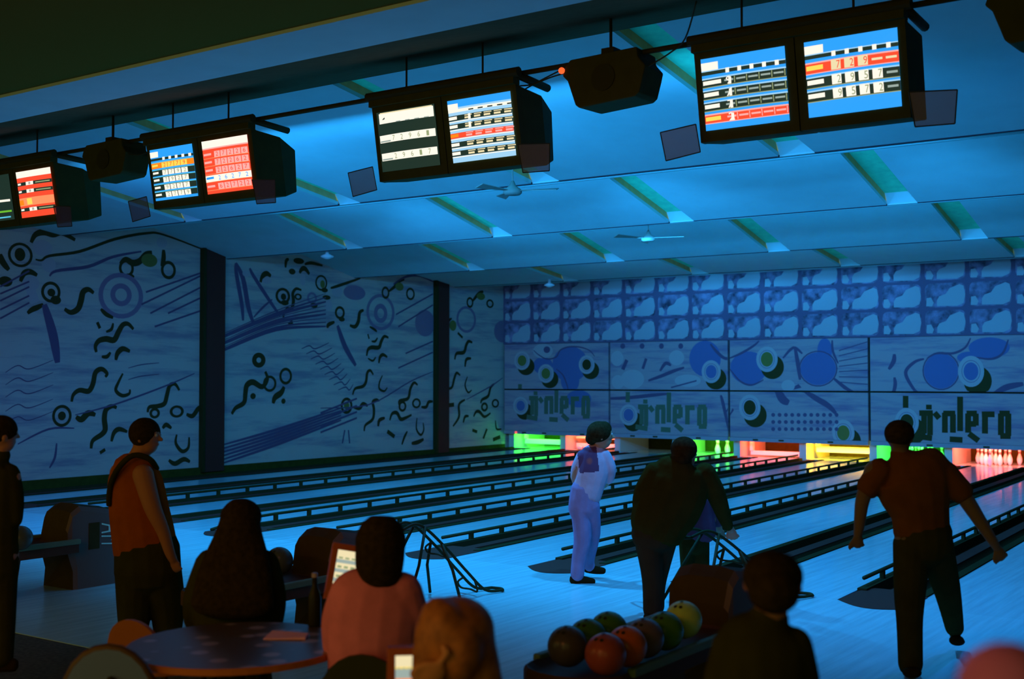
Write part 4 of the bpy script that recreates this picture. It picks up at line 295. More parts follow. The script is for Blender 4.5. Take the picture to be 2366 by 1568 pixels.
PEOPLE = {'white':{'base':[-6.312,10.269,0.0],'cz':11.85,'face':[0.75,0.6],'head':[-6.101,10.222,1.434,0.101,0.114,0.131],'body':[('t',[[-6.109,10.219,1.375,0.055,0.055],[-6.139,10.203,1.249,0.059,0.059],[-6.17,10.188,1.08,0.118,0.084],[-6.236,10.15,0.87,0.118,0.084]]),('t',[[-6.065,10.259,1.143,0.046,0.046],[-6.087,10.311,0.992,0.042,0.042],[-6.224,10.425,0.926,0.034,0.034],[-6.307,10.463,0.962,0.029,0.029]]),('t',[[-6.286,10.104,1.143,0.046,0.046],[-6.336,10.136,1.0,0.042,0.042],[-6.391,10.345,0.923,0.034,0.034],[-6.356,10.428,0.962,0.029,0.029]]),('t',[[-6.285,10.117,0.828,0.076,0.076],[-6.278,10.136,0.449,0.055,0.055],[-6.312,10.125,0.103,0.034,0.034],[-6.313,10.127,0.036,0.034,0.034]]),('t',[[-6.195,10.18,0.828,0.076,0.076],[-6.259,10.332,0.45,0.055,0.055],[-6.371,10.449,0.15,0.034,0.034],[-6.358,10.46,0.098,0.034,0.034]])],'shirt':[('t',[[-6.124,10.211,1.308,0.063,0.059],[-6.153,10.193,1.249,0.139,0.084],[-6.17,10.187,1.101,0.16,0.11],[-6.2,10.171,0.962,0.152,0.105],[-6.229,10.155,0.844,0.147,0.101]]),('t',[[-6.077,10.247,1.24,0.067,0.067],[-6.052,10.293,1.121,0.072,0.072],[-6.084,10.323,1.016,0.067,0.067]]),('t',[[-6.25,10.126,1.24,0.059,0.059],[-6.304,10.117,1.121,0.059,0.059],[-6.334,10.148,1.025,0.059,0.059]])],'trousers':[('t',[[-6.235,10.148,0.92,0.139,0.101],[-6.251,10.142,0.794,0.143,0.105],[-6.26,10.139,0.701,0.139,0.101]]),('t',[[-6.279,10.123,0.764,0.101,0.101],[-6.264,10.146,0.449,0.088,0.088],[-6.296,10.132,0.238,0.072,0.072],[-6.312,10.126,0.078,0.067,0.067]]),('t',[[-6.196,10.181,0.764,0.093,0.093],[-6.243,10.306,0.475,0.076,0.076],[-6.367,10.426,0.196,0.063,0.063],[-6.372,10.45,0.116,0.059,0.059]])],'shoes':[[('t',[[-6.348,10.103,0.036,0.046,0.038],[-6.275,10.154,0.028,0.046,0.034],[-6.189,10.215,0.015,0.034,0.029]])],[('t',[[-6.393,10.435,0.094,0.043,0.035],[-6.326,10.483,0.081,0.043,0.035],[-6.259,10.53,0.072,0.035,0.03]])]],'hair':[('e',[-6.109,10.203,1.468,0.122,0.126,0.11]),('e',[-6.167,10.153,1.41,0.059,0.059,0.067]),('e',[-6.079,10.235,1.501,0.084,0.084,0.076])]},'dark':{'base':[-4.847,8.946,0.0],'cz':10.1,'face':[0.4,1],'head':[-4.655,9.161,1.37,0.093,0.108,0.129],'body':[('t',[[-4.64,9.114,1.287,0.065,0.065],[-4.677,9.091,1.198,0.072,0.072],[-4.764,9.041,0.929,0.18,0.115],[-4.855,8.983,0.767,0.162,0.122]]),('t',[[-4.489,9.224,1.18,0.061,0.061],[-4.425,9.336,0.995,0.054,0.054],[-4.431,9.462,0.803,0.039,0.039],[-4.418,9.535,0.717,0.032,0.032]]),('t',[[-4.862,8.962,1.198,0.061,0.061],[-4.939,8.915,1.001,0.05,0.05],[-4.985,9.072,0.84,0.039,0.039],[-4.975,9.204,0.773,0.032,0.032]]),('t',[[-4.907,8.945,0.803,0.101,0.101],[-4.89,8.97,0.462,0.072,0.072],[-4.882,8.989,0.103,0.043,0.043],[-4.883,8.991,0.031,0.039,0.039]]),('t',[[-4.781,9.033,0.803,0.101,0.101],[-4.855,9.117,0.447,0.068,0.068],[-4.924,9.143,0.111,0.043,0.043],[-4.925,9.145,0.031,0.039,0.039]])],'shirt':[('t',[[-4.645,9.109,1.316,0.079,0.072],[-4.664,9.098,1.259,0.208,0.115],[-4.678,9.093,1.144,0.266,0.151],[-4.74,9.056,0.964,0.28,0.172],[-4.801,9.019,0.821,0.259,0.172],[-4.82,9.008,0.742,0.237,0.165]]),('t',[[-4.5,9.215,1.208,0.093,0.093],[-4.444,9.309,1.032,0.083,0.083],[-4.429,9.425,0.843,0.061,0.061],[-4.427,9.503,0.749,0.047,0.047]]),('t',[[-4.841,8.976,1.216,0.086,0.086],[-4.927,8.923,1.036,0.075,0.075],[-4.99,9.007,0.864,0.065,0.065]])],'trousers':[('t',[[-4.843,8.99,0.803,0.187,0.144],[-4.857,8.985,0.677,0.187,0.144]]),('t',[[-4.903,8.951,0.731,0.122,0.122],[-4.878,8.978,0.462,0.097,0.097],[-4.87,8.991,0.283,0.086,0.086],[-4.874,8.996,0.067,0.079,0.079]]),('t',[[-4.768,9.046,0.731,0.115,0.115],[-4.849,9.12,0.483,0.086,0.086],[-4.912,9.145,0.257,0.075,0.075],[-4.922,9.146,0.068,0.072,0.072]])],'shoes':[[('t',[[-4.874,8.937,0.027,0.05,0.036],[-4.923,9.087,-0.003,0.047,0.032]])],[('t',[[-4.905,9.099,0.026,0.05,0.036],[-4.952,9.249,0.005,0.047,0.032]])]],'hair':[('e',[-4.637,9.111,1.409,0.111,0.118,0.104]),('e',[-4.643,9.073,1.34,0.086,0.086,0.079])]},'child':{'base':[-4.952,9.916,0.0],'cz':10.75,'face':[0.6,0.8],'head':[-4.835,9.779,1.081,0.08,0.092,0.099],'body':[('t',[[-4.842,9.776,1.031,0.046,0.046],[-4.856,9.769,0.936,0.061,0.061],[-4.866,9.77,0.745,0.13,0.084],[-4.875,9.769,0.592,0.107,0.084]]),('t',[[-4.757,9.841,0.898,0.042,0.042],[-4.757,9.944,0.755,0.038,0.038],[-4.758,10.033,0.642,0.031,0.031]]),('t',[[-4.951,9.705,0.898,0.042,0.042],[-5.025,9.781,0.753,0.038,0.038],[-5.009,9.917,0.663,0.031,0.031]]),('t',[[-4.925,9.734,0.592,0.061,0.061],[-4.924,9.745,0.325,0.046,0.046],[-4.928,9.752,0.076,0.034,0.034]]),('t',[[-4.825,9.804,0.592,0.061,0.061],[-4.83,9.811,0.325,0.046,0.046],[-4.841,9.813,0.076,0.034,0.034]])],'shirt':[('t',[[-4.849,9.773,0.989,0.057,0.057],[-4.856,9.769,0.951,0.145,0.084],[-4.858,9.772,0.821,0.161,0.099],[-4.856,9.782,0.623,0.176,0.115]]),('t',[[-4.768,9.831,0.936,0.065,0.065],[-4.756,9.943,0.793,0.057,0.057],[-4.756,9.995,0.712,0.054,0.054]]),('t',[[-4.944,9.708,0.936,0.061,0.061],[-5.024,9.78,0.791,0.054,0.054]])],'trousers':[('t',[[-4.868,9.772,0.649,0.138,0.103],[-4.876,9.771,0.516,0.134,0.099]]),('t',[[-4.926,9.735,0.554,0.076,0.076],[-4.924,9.746,0.287,0.065,0.065],[-4.928,9.751,0.088,0.057,0.057]]),('t',[[-4.826,9.805,0.554,0.076,0.076],[-4.824,9.817,0.287,0.065,0.065],[-4.834,9.817,0.088,0.057,0.057]])],'shoes':[[('t',[[-4.926,9.73,0.053,0.046,0.031],[-4.986,9.884,0.032,0.042,0.027]])],[('t',[[-4.832,9.796,0.053,0.046,0.031],[-4.885,9.955,0.032,0.042,0.027]])]],'hair':[('e',[-4.837,9.776,1.112,0.096,0.103,0.092])]},'orange':{'base':[-2.53,8.284,0.0],'cz':8.0,'face':[0.1,1],'head':[-2.511,8.027,1.605,0.082,0.097,0.108],'body':[('t',[[-2.513,8.029,1.534,0.057,0.057],[-2.487,8.051,1.421,0.068,0.068],[-2.426,8.103,1.179,0.176,0.119],[-2.397,8.131,0.98,0.171,0.119]]),('t',[[-2.651,7.938,1.392,0.063,0.063],[-2.714,7.9,1.208,0.048,0.048],[-2.736,7.891,1.037,0.037,0.037],[-2.747,7.886,0.963,0.028,0.028]]),('t',[[-2.243,8.224,1.364,0.063,0.063],[-2.129,8.25,1.17,0.051,0.051],[-2.015,8.276,0.978,0.037,0.037],[-1.978,8.305,0.903,0.028,0.028]]),('t',[[-2.461,8.087,0.952,0.108,0.108],[-2.479,8.089,0.554,0.074,0.074],[-2.474,8.106,0.212,0.043,0.043],[-2.472,8.113,0.056,0.037,0.037]]),('t',[[-2.332,8.177,0.951,0.108,0.108],[-2.368,8.596,0.52,0.071,0.071],[-2.448,9.04,0.2,0.043,0.043],[-2.456,9.099,0.112,0.037,0.037]])],'hands':[([-2.747,7.887,0.952],[-2.744,7.892,0.872]),([-1.973,8.309,0.891],[-1.933,8.34,0.807])],'shirt':[('t',[[-2.509,8.033,1.497,0.068,0.063],[-2.491,8.047,1.446,0.171,0.097],[-2.451,8.079,1.364,0.262,0.142],[-2.43,8.098,1.236,0.239,0.148],[-2.409,8.118,1.108,0.193,0.137],[-2.402,8.127,0.986,0.188,0.131]]),('t',[[-2.618,7.96,1.392,0.085,0.085],[-2.681,7.921,1.279,0.08,0.08]]),('t',[[-2.278,8.199,1.372,0.091,0.091],[-2.179,8.236,1.253,0.082,0.082]])],'trousers':[('t',[[-2.392,8.133,1.003,0.188,0.137],[-2.394,8.136,0.889,0.188,0.142]]),('t',[[-2.454,8.093,0.909,0.125,0.125],[-2.474,8.092,0.582,0.102,0.102],[-2.478,8.097,0.383,0.085,0.085],[-2.478,8.107,0.113,0.08,0.08]]),('t',[[-2.338,8.175,0.909,0.125,0.125],[-2.367,8.571,0.553,0.091,0.091],[-2.446,9.042,0.2,0.065,0.065]])],'shoes':[[('t',[[-2.433,7.993,0.091,0.063,0.037],[-2.535,8.29,0.033,0.057,0.031]])],[('t',[[-2.423,9.0,0.124,0.053,0.038],[-2.474,9.235,0.064,0.05,0.028]])]],'hair':[('e',[-2.508,8.016,1.634,0.097,0.105,0.091])]},'tank':{'base':[-7.576,5.933,0.0],'cz':9.2,'face':[0.9,0.5],'head':[-7.556,5.964,1.549,0.098,0.111,0.131],'body':[('t',[[-7.568,5.958,1.484,0.072,0.072],[-7.607,5.934,1.379,0.085,0.085],[-7.636,5.917,1.304,0.164,0.111],[-7.618,5.938,1.092,0.203,0.137],[-7.585,5.97,0.83,0.216,0.144],[-7.557,5.999,0.601,0.203,0.144]]),('t',[[-7.478,5.882,1.281,0.079,0.079],[-7.392,5.902,1.043,0.065,0.065],[-7.34,5.958,0.865,0.049,0.049],[-7.325,6.011,0.7,0.039,0.039],[-7.321,6.04,0.642,0.033,0.033]]),('t',[[-7.806,5.921,1.28,0.072,0.072],[-7.91,5.978,1.072,0.059,0.059],[-7.942,6.085,0.893,0.046,0.046]]),('t',[[-7.629,5.947,0.634,0.118,0.118],[-7.644,5.951,0.274,0.085,0.085],[-7.664,5.945,0.045,0.049,0.049]]),('t',[[-7.503,6.035,0.634,0.118,0.118],[-7.556,6.135,0.255,0.082,0.082],[-7.622,6.219,0.036,0.049,0.049]])],'hands':[([-7.316,6.044,0.636],[-7.307,6.079,0.529])],'shirt':[('t',[[-7.63,5.92,1.327,0.164,0.118],[-7.626,5.927,1.222,0.209,0.144],[-7.604,5.951,0.993,0.229,0.164],[-7.581,5.975,0.797,0.242,0.177],[-7.572,5.985,0.693,0.242,0.177]])],'strap':[('t',[[-7.706,5.756,1.053,0.023,0.023],[-7.676,5.747,1.2,0.023,0.023],[-7.589,5.753,1.332,0.023,0.023],[-7.501,5.812,1.422,0.023,0.023],[-7.453,5.919,1.392,0.023,0.023],[-7.491,6.018,1.314,0.023,0.023]])],'trousers':[('t',[[-7.56,5.992,0.725,0.249,0.183],[-7.559,6.0,0.536,0.255,0.19]]),('t',[[-7.633,5.947,0.568,0.157,0.157],[-7.643,5.95,0.307,0.137,0.137],[-7.659,5.949,0.052,0.105,0.105]]),('t',[[-7.488,6.048,0.568,0.164,0.164],[-7.528,6.153,0.288,0.137,0.137],[-7.564,6.197,0.08,0.111,0.111]])],'shoes':[[('t',[[-7.628,5.91,0.03,0.059,0.036],[-7.715,6.033,-0.002,0.056,0.033]])],[('t',[[-7.557,6.179,0.031,0.06,0.037],[-7.629,6.301,0.001,0.057,0.033]])]],'hair':[('e',[-7.561,5.959,1.582,0.114,0.124,0.118]),('e',[-7.56,5.987,1.509,0.082,0.082,0.079])]},'longhair':{'base':[-5.026,4.589,0],'cz':6.6,'face':[0.1,1],'head':[-5.002,4.588,1.219,0.089,0.103,0.117],'body':[('t',[[-5.007,4.588,1.149,0.066,0.066],[-5.009,4.59,1.055,0.08,0.08],[-5.027,4.582,0.926,0.188,0.117],[-5.036,4.584,0.715,0.183,0.129],[-5.039,4.588,0.551,0.188,0.141]]),('t',[[-5.157,4.49,0.949,0.066,0.066],[-5.228,4.508,0.776,0.056,0.056],[-5.376,4.715,0.632,0.042,0.042],[-5.393,4.826,0.612,0.033,0.033]]),('t',[[-4.898,4.672,0.949,0.066,0.066],[-4.913,4.729,0.776,0.056,0.056],[-5.145,4.877,0.632,0.042,0.042],[-5.271,4.912,0.612,0.033,0.033]]),('t',[[-5.098,4.548,0.527,0.108,0.108],[-5.412,4.845,0.433,0.08,0.08],[-5.447,4.879,0.174,0.061,0.061],[-5.45,4.882,0.036,0.042,0.042]]),('t',[[-4.973,4.636,0.527,0.108,0.108],[-5.279,4.938,0.433,0.08,0.08],[-5.314,4.972,0.174,0.061,0.061],[-5.316,4.976,0.036,0.042,0.042]])],'shirt':[('t',[[-5.009,4.589,1.085,0.08,0.07],[-5.021,4.583,1.02,0.178,0.099],[-5.033,4.579,0.902,0.216,0.131],[-5.045,4.576,0.762,0.221,0.141],[-5.048,4.58,0.597,0.216,0.145]]),('t',[[-5.137,4.503,0.985,0.094,0.094],[-5.218,4.49,0.803,0.089,0.089],[-5.283,4.535,0.672,0.08,0.08]]),('t',[[-4.91,4.662,0.984,0.089,0.089],[-4.901,4.712,0.803,0.084,0.084],[-4.963,4.76,0.648,0.075,0.075]])],'trousers':[('t',[[-5.038,4.586,0.621,0.216,0.155],[-5.04,4.588,0.527,0.216,0.155]]),('t',[[-5.103,4.544,0.527,0.131,0.131],[-5.42,4.839,0.433,0.099,0.099],[-5.451,4.876,0.174,0.08,0.08],[-5.454,4.879,0.048,0.07,0.07]]),('t',[[-4.969,4.638,0.527,0.131,0.131],[-5.273,4.942,0.433,0.099,0.099],[-5.307,4.976,0.174,0.08,0.08],[-5.31,4.98,0.048,0.07,0.07]])],'shoes':[],'hair':[('e',[-4.989,4.573,1.245,0.108,0.117,0.103]),('t',[[-4.985,4.563,1.258,0.099,0.103],[-4.97,4.54,1.156,0.131,0.103],[-4.951,4.509,1.046,0.174,0.089],[-4.934,4.477,0.926,0.206,0.084],[-4.929,4.461,0.792,0.225,0.08]])]},'pink':{'base':[-3.692,4.172,0],'cz':5.5,'face':[-0.1,1],'head':[-3.668,4.203,1.235,0.09,0.106,0.117],'body':[('t',[[-3.653,4.192,1.163,0.066,0.066],[-3.657,4.191,1.095,0.078,0.078],[-3.679,4.18,0.987,0.18,0.117],[-3.691,4.178,0.831,0.18,0.125],[-3.697,4.18,0.655,0.18,0.129]]),('t',[[-3.795,4.098,0.997,0.066,0.066],[-3.857,4.123,0.82,0.055,0.055],[-4.033,4.372,0.673,0.043,0.043],[-4.084,4.52,0.661,0.031,0.031]]),('t',[[-3.555,4.267,0.997,0.066,0.066],[-3.563,4.328,0.84,0.055,0.055],[-3.777,4.55,0.694,0.043,0.043],[-3.918,4.636,0.661,0.031,0.031]]),('t',[[-3.754,4.142,0.616,0.11,0.11],[-4.032,4.464,0.51,0.082,0.082],[-4.064,4.5,0.246,0.063,0.063],[-4.067,4.504,0.098,0.043,0.043]]),('t',[[-3.634,4.226,0.616,0.11,0.11],[-3.903,4.554,0.51,0.082,0.082],[-3.934,4.592,0.246,0.063,0.063],[-3.937,4.595,0.098,0.043,0.043]])],'shirt':[('t',[[-3.657,4.191,1.12,0.086,0.07],[-3.667,4.185,1.075,0.172,0.102],[-3.682,4.178,0.987,0.211,0.129],[-3.694,4.174,0.87,0.207,0.137],[-3.699,4.176,0.733,0.199,0.141],[-3.701,4.178,0.655,0.196,0.141]]),('t',[[-3.774,4.112,1.036,0.086,0.086],[-3.834,4.112,0.903,0.082,0.082],[-3.889,4.163,0.77,0.074,0.074]]),('t',[[-3.578,4.249,1.036,0.09,0.09],[-3.571,4.295,0.903,0.086,0.086],[-3.628,4.346,0.77,0.078,0.078]])],'trousers':[('t',[[-3.697,4.179,0.684,0.203,0.153],[-3.699,4.181,0.596,0.203,0.153]]),('t',[[-3.763,4.136,0.596,0.129,0.129],[-4.041,4.458,0.489,0.102,0.102],[-4.068,4.498,0.246,0.082,0.082],[-4.07,4.502,0.108,0.07,0.07]]),('t',[[-3.626,4.232,0.596,0.129,0.129],[-3.898,4.559,0.489,0.102,0.102],[-3.929,4.595,0.246,0.082,0.082],[-3.931,4.599,0.108,0.07,0.07]])],'shoes':[],'hair':[('e',[-3.648,4.179,1.262,0.113,0.121,0.104]),('t',[[-3.647,4.179,1.282,0.111,0.117],[-3.645,4.171,1.205,0.113,0.113],[-3.643,4.163,1.129,0.106,0.098],[-3.647,4.161,1.113,0.098,0.086]])]},'blonde':{'base':[-2.404,3.113,0],'cz':3.9,'face':[-0.95,0.35],'head':[-2.415,3.104,1.171,0.1,0.092,0.116],'body':[('t',[[-2.411,3.11,1.088,0.064,0.064],[-2.407,3.116,1.005,0.078,0.078],[-2.403,3.122,0.921,0.194,0.111],[-2.406,3.127,0.741,0.166,0.118],[-2.408,3.13,0.603,0.159,0.125]]),('t',[[-2.353,2.989,1.166,0.012,0.011],[-2.336,2.989,1.153,0.014,0.011],[-2.36,2.986,1.118,0.011,0.01]]),('t',[[-2.528,3.035,0.908,0.064,0.064],[-2.581,3.066,0.725,0.053,0.053],[-2.746,3.262,0.555,0.039,0.039]]),('t',[[-2.284,3.206,0.907,0.064,0.064],[-2.293,3.267,0.725,0.053,0.053],[-2.452,3.468,0.555,0.039,0.039]]),('t',[[-2.454,3.099,0.575,0.108,0.108],[-2.719,3.433,0.422,0.08,0.08],[-2.748,3.471,0.159,0.061,0.061],[-2.753,3.477,-0.104,0.042,0.042]]),('t',[[-2.352,3.171,0.575,0.108,0.108],[-2.605,3.512,0.421,0.08,0.08],[-2.634,3.551,0.159,0.061,0.061],[-2.639,3.557,-0.104,0.042,0.042]])],'shirt':[('t',[[-2.405,3.118,1.005,0.1,0.078],[-2.402,3.121,0.956,0.194,0.105],[-2.404,3.124,0.852,0.208,0.128],[-2.406,3.127,0.714,0.194,0.133],[-2.408,3.13,0.603,0.191,0.136]]),('t',[[-2.516,3.043,0.921,0.083,0.083],[-2.564,3.051,0.788,0.078,0.078]]),('t',[[-2.295,3.198,0.921,0.083,0.083],[-2.286,3.245,0.787,0.078,0.078]])],'trousers':[('t',[[-2.408,3.129,0.63,0.201,0.15],[-2.409,3.131,0.561,0.201,0.15]]),('t',[[-2.46,3.095,0.561,0.125,0.125],[-2.723,3.431,0.406,0.097,0.097],[-2.75,3.47,0.159,0.078,0.078],[-2.754,3.476,-0.089,0.067,0.067]]),('t',[[-2.352,3.171,0.561,0.125,0.125],[-2.604,3.513,0.406,0.097,0.097],[-2.633,3.552,0.159,0.078,0.078],[-2.637,3.558,-0.089,0.067,0.067]])],'shoes':[],'hair':[('e',[-2.417,3.138,1.185,0.128,0.128,0.111]),('e',[-2.404,3.05,1.182,0.086,0.072,0.116]),('e',[-2.374,3.073,1.14,0.097,0.078,0.111]),('t',[[-2.414,3.153,1.19,0.111,0.103],[-2.4,3.165,1.12,0.103,0.097],[-2.384,3.167,1.039,0.105,0.086],[-2.36,3.151,0.935,0.111,0.072],[-2.358,3.156,0.852,0.097,0.061]]),('t',[[-2.433,3.077,1.235,0.069,0.083],[-2.448,3.044,1.177,0.053,0.078],[-2.453,3.032,1.083,0.047,0.067],[-2.453,3.036,0.974,0.047,0.061]])]},'boy':{'base':[-1.465,3.402,0],'cz':3.6,'face':[-0.15,1],'head':[-1.444,3.409,1.388,0.079,0.087,0.092],'body':[('t',[[-1.45,3.407,1.33,0.051,0.051],[-1.455,3.406,1.273,0.056,0.056],[-1.47,3.398,1.196,0.123,0.082],[-1.473,3.403,1.017,0.113,0.082],[-1.476,3.407,0.863,0.108,0.082]]),('t',[[-1.559,3.336,1.196,0.044,0.044],[-1.586,3.346,1.063,0.036,0.036],[-1.65,3.528,0.895,0.026,0.026]]),('t',[[-1.386,3.457,1.196,0.044,0.044],[-1.378,3.492,1.063,0.036,0.036],[-1.462,3.659,0.895,0.026,0.026]]),('t',[[-1.513,3.381,0.863,0.069,0.069],[-1.516,3.389,0.582,0.049,0.049],[-1.524,3.401,0.134,0.031,0.031]]),('t',[[-1.434,3.436,0.863,0.069,0.069],[-1.439,3.443,0.582,0.049,0.049],[-1.447,3.454,0.134,0.031,0.031]])],'shirt':[('t',[[-1.455,3.405,1.288,0.061,0.056],[-1.466,3.399,1.244,0.128,0.079],[-1.473,3.397,1.17,0.143,0.092],[-1.476,3.4,1.042,0.133,0.095],[-1.478,3.403,0.914,0.133,0.097]]),('t',[[-1.546,3.344,1.209,0.059,0.059],[-1.582,3.348,1.101,0.056,0.056]]),('t',[[-1.399,3.447,1.209,0.059,0.059],[-1.388,3.484,1.101,0.056,0.056]])],'trousers':[('t',[[-1.474,3.405,0.94,0.133,0.102],[-1.476,3.407,0.838,0.133,0.102]]),('t',[[-1.515,3.38,0.838,0.077,0.077],[-1.518,3.388,0.582,0.064,0.064],[-1.526,3.399,0.147,0.054,0.054]]),('t',[[-1.431,3.439,0.838,0.077,0.077],[-1.436,3.445,0.582,0.064,0.064],[-1.444,3.456,0.147,0.054,0.054]])],'shoes':[],'hair':[('e',[-1.444,3.408,1.413,0.09,0.097,0.077]),('e',[-1.419,3.354,1.379,0.077,0.077,0.067])]},'edge':{'base':[-7.714,4.894,0.0],'cz':7.6,'face':[0.3,1],'head':[-6.977,4.412,1.642,0.076,0.092,0.113],'body':[('t',[[-6.983,4.411,1.561,0.054,0.054],[-7.002,4.401,1.453,0.065,0.065],[-7.028,4.391,1.25,0.151,0.108],[-7.035,4.399,0.899,0.141,0.108]]),('t',[[-6.928,4.455,1.385,0.054,0.054],[-6.919,4.471,1.142,0.041,0.041],[-7.087,4.545,0.932,0.032,0.032]]),('t',[[-7.136,4.31,1.385,0.054,0.054],[-7.172,4.294,1.142,0.041,0.041],[-7.258,4.363,0.939,0.032,0.032]]),('t',[[-7.079,4.368,0.899,0.097,0.097],[-7.085,4.377,0.575,0.068,0.068],[-7.091,4.385,0.224,0.041,0.041]]),('t',[[-6.981,4.437,0.899,0.092,0.092],[-6.987,4.445,0.575,0.068,0.068],[-6.998,4.451,0.224,0.041,0.041]])],'shirt':[('t',[[-6.988,4.409,1.515,0.065,0.065],[-7.02,4.389,1.453,0.157,0.092],[-7.032,4.387,1.277,0.168,0.119],[-7.038,4.396,0.926,0.157,0.119]]),('t',[[-6.946,4.443,1.398,0.07,0.07],[-6.922,4.465,1.25,0.062,0.062],[-6.924,4.468,1.115,0.054,0.054]]),('t',[[-7.127,4.316,1.385,0.07,0.07],[-7.167,4.297,1.169,0.059,0.059]])],'trousers':[('t',[[-7.034,4.398,0.953,0.157,0.124],[-7.036,4.402,0.791,0.157,0.124]]),('t',[[-7.085,4.368,0.791,0.097,0.097],[-7.086,4.378,0.521,0.081,0.081],[-7.091,4.385,0.251,0.068,0.068]]),('t',[[-6.988,4.436,0.791,0.092,0.092],[-6.988,4.446,0.521,0.076,0.076],[-6.998,4.45,0.251,0.065,0.065]])],'shoes':[[('t',[[-7.012,4.442,0.213,0.054,0.032],[-6.936,4.494,0.207,0.043,0.027]])],[('t',[[-7.1,4.38,0.213,0.054,0.032],[-7.029,4.429,0.208,0.043,0.027]])]],'hair':[('e',[-6.978,4.409,1.671,0.089,0.103,0.097])]},'near':{'base':[-0.343,1.485,0],'cz':1.4,'face':[0,1],'head':[-0.342,1.485,1.617,0.052,0.059,0.072],'body':[('t',[[-0.343,1.486,1.568,0.035,0.035],[-0.344,1.487,1.523,0.04,0.04],[-0.345,1.488,1.463,0.095,0.06],[-0.348,1.493,1.289,0.085,0.06]]),('t',[[-0.423,1.434,1.458,0.03,0.03],[-0.437,1.428,1.364,0.025,0.025],[-0.465,1.536,1.222,0.019,0.019]]),('t',[[-0.268,1.543,1.458,0.03,0.03],[-0.257,1.554,1.364,0.025,0.025],[-0.282,1.664,1.222,0.019,0.019]]),('t',[[-0.377,1.473,1.289,0.05,0.05],[-0.382,1.479,1.04,0.037,0.037],[-0.389,1.489,0.642,0.02,0.02]]),('t',[[-0.32,1.513,1.289,0.05,0.05],[-0.324,1.519,1.04,0.037,0.037],[-0.332,1.529,0.642,0.02,0.02]])],'shirt':[('t',[[-0.344,1.487,1.528,0.045,0.042],[-0.345,1.488,1.498,0.095,0.055],[-0.346,1.489,1.438,0.107,0.065],[-0.349,1.493,1.274,0.095,0.065]]),('t',[[-0.412,1.441,1.468,0.04,0.04],[-0.43,1.432,1.399,0.037,0.037]]),('t',[[-0.278,1.535,1.468,0.04,0.04],[-0.263,1.549,1.399,0.037,0.037]])],'trousers':[('t',[[-0.348,1.493,1.299,0.095,0.067],[-0.349,1.494,1.239,0.095,0.067]]),('t',[[-0.382,1.471,1.239,0.052,0.052],[-0.384,1.478,1.04,0.045,0.045],[-0.389,1.488,0.662,0.037,0.037]]),('t',[[-0.317,1.517,1.239,0.052,0.052],[-0.322,1.521,1.04,0.045,0.045],[-0.331,1.529,0.662,0.037,0.037]])],'shoes':[],'hair':[('e',[-0.342,1.484,1.637,0.06,0.064,0.06]),('t',[[-0.34,1.473,1.64,0.058,0.06],[-0.333,1.443,1.599,0.056,0.045],[-0.329,1.423,1.562,0.05,0.03]])]}}

# ------------------------------------------------------------------ the room
XW = -20.25          # left wall plane
YM = 28.5            # plane of the masking units
PEAK = [(10.0, 5.30), (16.14, 5.06), (20.37, 4.87), (24.5, 4.68)]
TROUGH = [(14.0, 4.70), (18.1, 4.58), (22.2, 4.44), (26.2, 4.46)]
SLOTX = [-20.0, -16.75, -13.12, -9.47, -5.82, -2.2]
XR = 3.5

def strip_x(j, y):   # centre line of gutter strip j; the lanes run very slightly askew to the room
    t = (y - 10.7) / 17.8
    return (-3.6 - 1.69 * j) * (1 - t) + (-4.2 - 1.72 * j) * t

